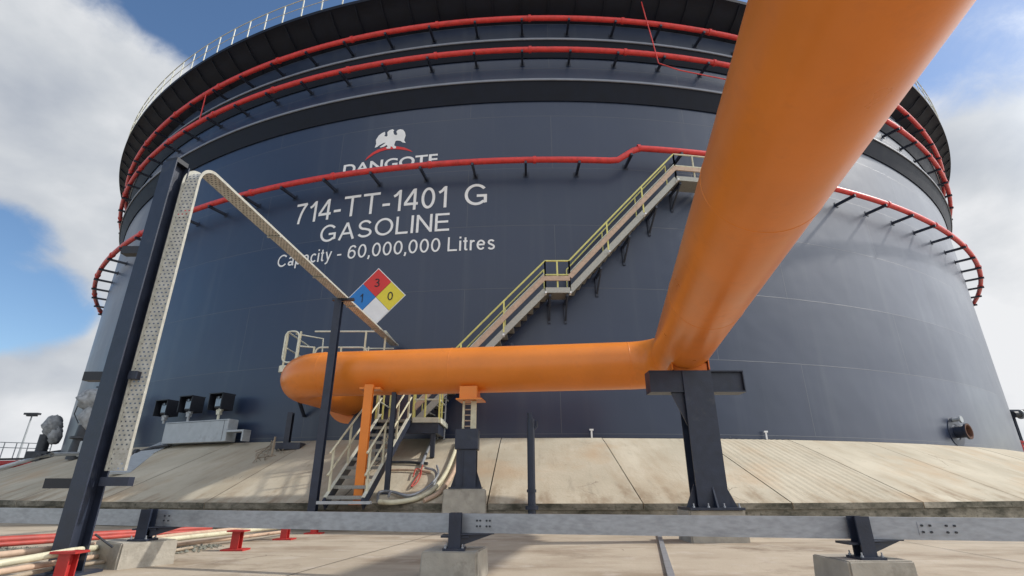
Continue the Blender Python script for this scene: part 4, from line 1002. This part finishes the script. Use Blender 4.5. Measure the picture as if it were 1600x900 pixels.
# ------------------------------------------------------------ far left and right background
q = on_slope(90,705)
def lump(name, label, c, parts, mlist, cat, grp=None):
    t = thing(name, label, cat, tuple(c), grp); random.seed(len(label))
    import bmesh
    for (nm, off, sz, mm) in parts:
        bm = bmesh.new(); bmesh.ops.create_icosphere(bm, subdivisions=3, radius=1)
        for v in bm.verts:
            n_ = v.co.normalized(); a_ = math.atan2(n_.y,n_.x)
            k_ = 1+.10*sin(5*a_+n_.z*6)+.08*sin(9*n_.z+2*a_)+random.uniform(-.015,.015)+.05*sin(11*a_+3*n_.z); v.co = Vector((n_.x*sz[0]*k_, n_.y*sz[1]*k_, n_.z*sz[2]*k_))
        bm.verts.index_update(); b = MB(); b.add([Vector(c)+Vector(off)+v.co for v in bm.verts],[[v.index for v in f.verts] for f in bm.faces]); b.sm = True
        build(nm, b, mm, t, ang=180); bm.free()
    return t
c = at_fwd(131,700,20.3); c.z = slope_z(c.x,c.y)
t = lump('wrapped_valve','tall equipment wrapped in grey sheeting against the left side of the tank',c,[('wrapping',(-.10,0,2.15),(.62,.45,.42),m_wrap),('wrapping',(.02,0,1.45),(.45,.4,.50),m_wrap),('wrapping',(.75,.1,1.25),(.42,.35,.6),m_wrap)],None,'wrapped equipment','wrapped valves left of the tank')
build('body', MB().tube([c+Vector((-.25,0,-.1)),c+Vector((-.1,0,1.15))],.28,14).lathe(c+Vector((-.16,0,.7)),[(.28,-.04),(.4,-.04),(.4,.04),(.28,.04)],(0,0,1),18).box(c+Vector((.55,.1,.62)),(.9,.4,.16)), m_dark, t)
build('enclosure', MB().box(c+Vector((.45,-.1,.28)),(.8,.5,.56),bev=.03), m_grey, t)
build('strap', MB().tube([c+Vector((-.7,0,2.0)),c+Vector((-.75,0,1.6)),c+Vector((-.45,0,1.2))],.02,6), m_dark, t)
build('strap', MB().tube([c+Vector((-.1,-.1,2.62)),c+Vector((.5,-.1,2.6))],.03,6), m_dark, t)
c = at_fwd(64,705,28); c.z = ZB-.1
t = lump('wrapped_valve','smaller wrapped valve standing free left of the tank',c,[('wrapping',(.2,0,1.75),(.42,.4,.55),m_wrap),('wrapping',(.5,0,1.25),(.28,.3,.45),m_wrap)],None,'wrapped equipment','wrapped valves left of the tank')
build('body', MB().tube([c,c+Vector((0,0,1.3))],.26,12).box(c+Vector((.1,0,.2)),(1.1,.8,.5),bev=.05), m_dark, t)
build('pipe_arm', MB().tube([c+Vector((.6,0,.3)),c+Vector((1.5,0,.42)),c+Vector((2.2,0,.62))],.18,12).tube([c+Vector((1.2,.2,1.1)),c+Vector((1.7,.2,1.5))],.04,6), m_dark, t)
q = on_slope(62,718,.1)
tag(build('slope_fitting', MB().tube([q,q+Vector((.5,.1,.12)),q+Vector((.9,.1,.12))],.11,10).box(q,(.24,.3,.35),bev=.03), m_dark, origin=q), 'dark pipe fitting on the slope at the far left', 'pipe fitting')
pl_ = [on_slope(0,733,.05)]+[on_slope(x,y,.05) for x,y in ((40,722),(80,712),(140,710))]
tag(build('slope_pipe', MB().tube(pl_,.06,10), m_grey, origin=pl_[0]), 'thin grey pipe lying along the top of the slope at the far left', 'pipe')
# lamp mast
FY = 60
c = at_fwd(28,712,FY); lz = at_fwd(33,646,FY).z; 
lm = thing('lamp_mast', 'slim distant floodlight mast at the far left horizon', 'street lamp', (c.x,c.y,0))
build('mast', MB().tube([(c.x,c.y,0),(c.x+.1,c.y,lz)],[.16,.07],10), m_grey, lm)
build('lamp_head', MB().box((c.x+.1,c.y,lz),(1.6,.5,.22)).box((c.x+.1,c.y,lz-.2),(1.1,.3,.14)), m_dark, lm)
# distant railing and bund
c0 = at_fwd(-40,716,34); c1 = at_fwd(75,714,36)
rl = thing('bund_railing', 'thin distant railing above the red beam at the far left', 'railing', tuple(c0))
b = MB(); hz_ = at_fwd(0,689,34).z
for i in range(7):
    p = c0.lerp(c1,i/6); b.tube([p,Vector((p.x,p.y,hz_))],.03,6)
build('post', b, m_grey, rl); b = MB()
for z in (hz_, (hz_+c0.z)/2+.2): b.tube([Vector((c0.x,c0.y,z)),Vector((c1.x,c1.y,z))],.028,6)
build('rail', b, m_grey, rl)
tag(build('bund_beam', MB().bar(c0+Vector((0,0,-.06)),c1+Vector((0,0,-.06)),.3,.12).bar(Vector((c0.x,c0.y,0)),Vector((c1.x,c1.y,0)),.2,.01), m_dark, origin=c0), 'dark beam below the distant railing at the far left', 'beam')
tag(build('bund_pipe', MB().tube([c0+Vector((0,-.6,-.4)),c1+Vector((0,-.6,-.4))],.22,12), m_red, origin=c0), 'red pipe under the dark beam at the far left', 'pipe')
tag(build('bund_wall', MB().bar(Vector((c0.x-30,c0.y+1,(c0.z-.2)/2)),Vector((c1.x+12,c1.y+1.5,(c0.z-.2)/2)),.3,c0.z-.2), m_conc, origin=c0), 'low concrete bund wall behind the far left pipes', 'wall')
# right background
c = at_fwd(1608,660,34); 
rt = thing('pipe_manifold', 'dark pipe manifold partly visible at the right edge beyond the tank', 'pipe manifold', (c.x,c.y,0))
zt3 = at_fwd(1600,646,34).z
xl = at_fwd(1588,660,34).x
build('pipework', MB().tube([(xl,c.y,zt3-.1),(xl+5,c.y,zt3+.05)],.20,14).tube([(xl+.2,c.y-.3,H(1.95)),(xl+5,c.y-.3,H(1.95))],.24,14).tube([(xl+.9,c.y,0),(xl+.9,c.y,zt3)],.14,12), m_dark, rt)
build('flange', MB().lathe((xl+.45,c.y,zt3-.09),[(.20,-.05),(.30,-.05),(.30,.05),(.20,.05)],(1,0,0),18), m_grey, rt)
build('frame', MB().bar((xl+.3,c.y+.4,0),(xl+.3,c.y+.4,zt3+.2),.14).bar((xl,c.y+.4,zt3+.2),(xl+5,c.y+.4,zt3+.2),.12).bar((xl,c.y+.4,H(2.5)),(xl+5,c.y+.4,H(2.5)),.12), m_navy, rt)
c = at_fwd(1597,703,27)
tag(build('hydrant', MB().tube([(c.x,c.y,slope_z(c.x,c.y) if slope_z(c.x,c.y)>0 else 0),(c.x,c.y,c.z+.35)],.12,12).lathe((c.x,c.y,c.z+.35),[(.12,-.04),(.2,-.04),(.2,.04),(.1,.06),(0,.1)],(0,0,1),14).tube([(c.x-.3,c.y,c.z+.1),(c.x+.3,c.y,c.z+.1)],.07,10), m_red, origin=(c.x,c.y,0)), 'small red hydrant at the right edge of the berm', 'hydrant')

for o in bpy.data.objects:
    if '_o' in o: del o['_o']
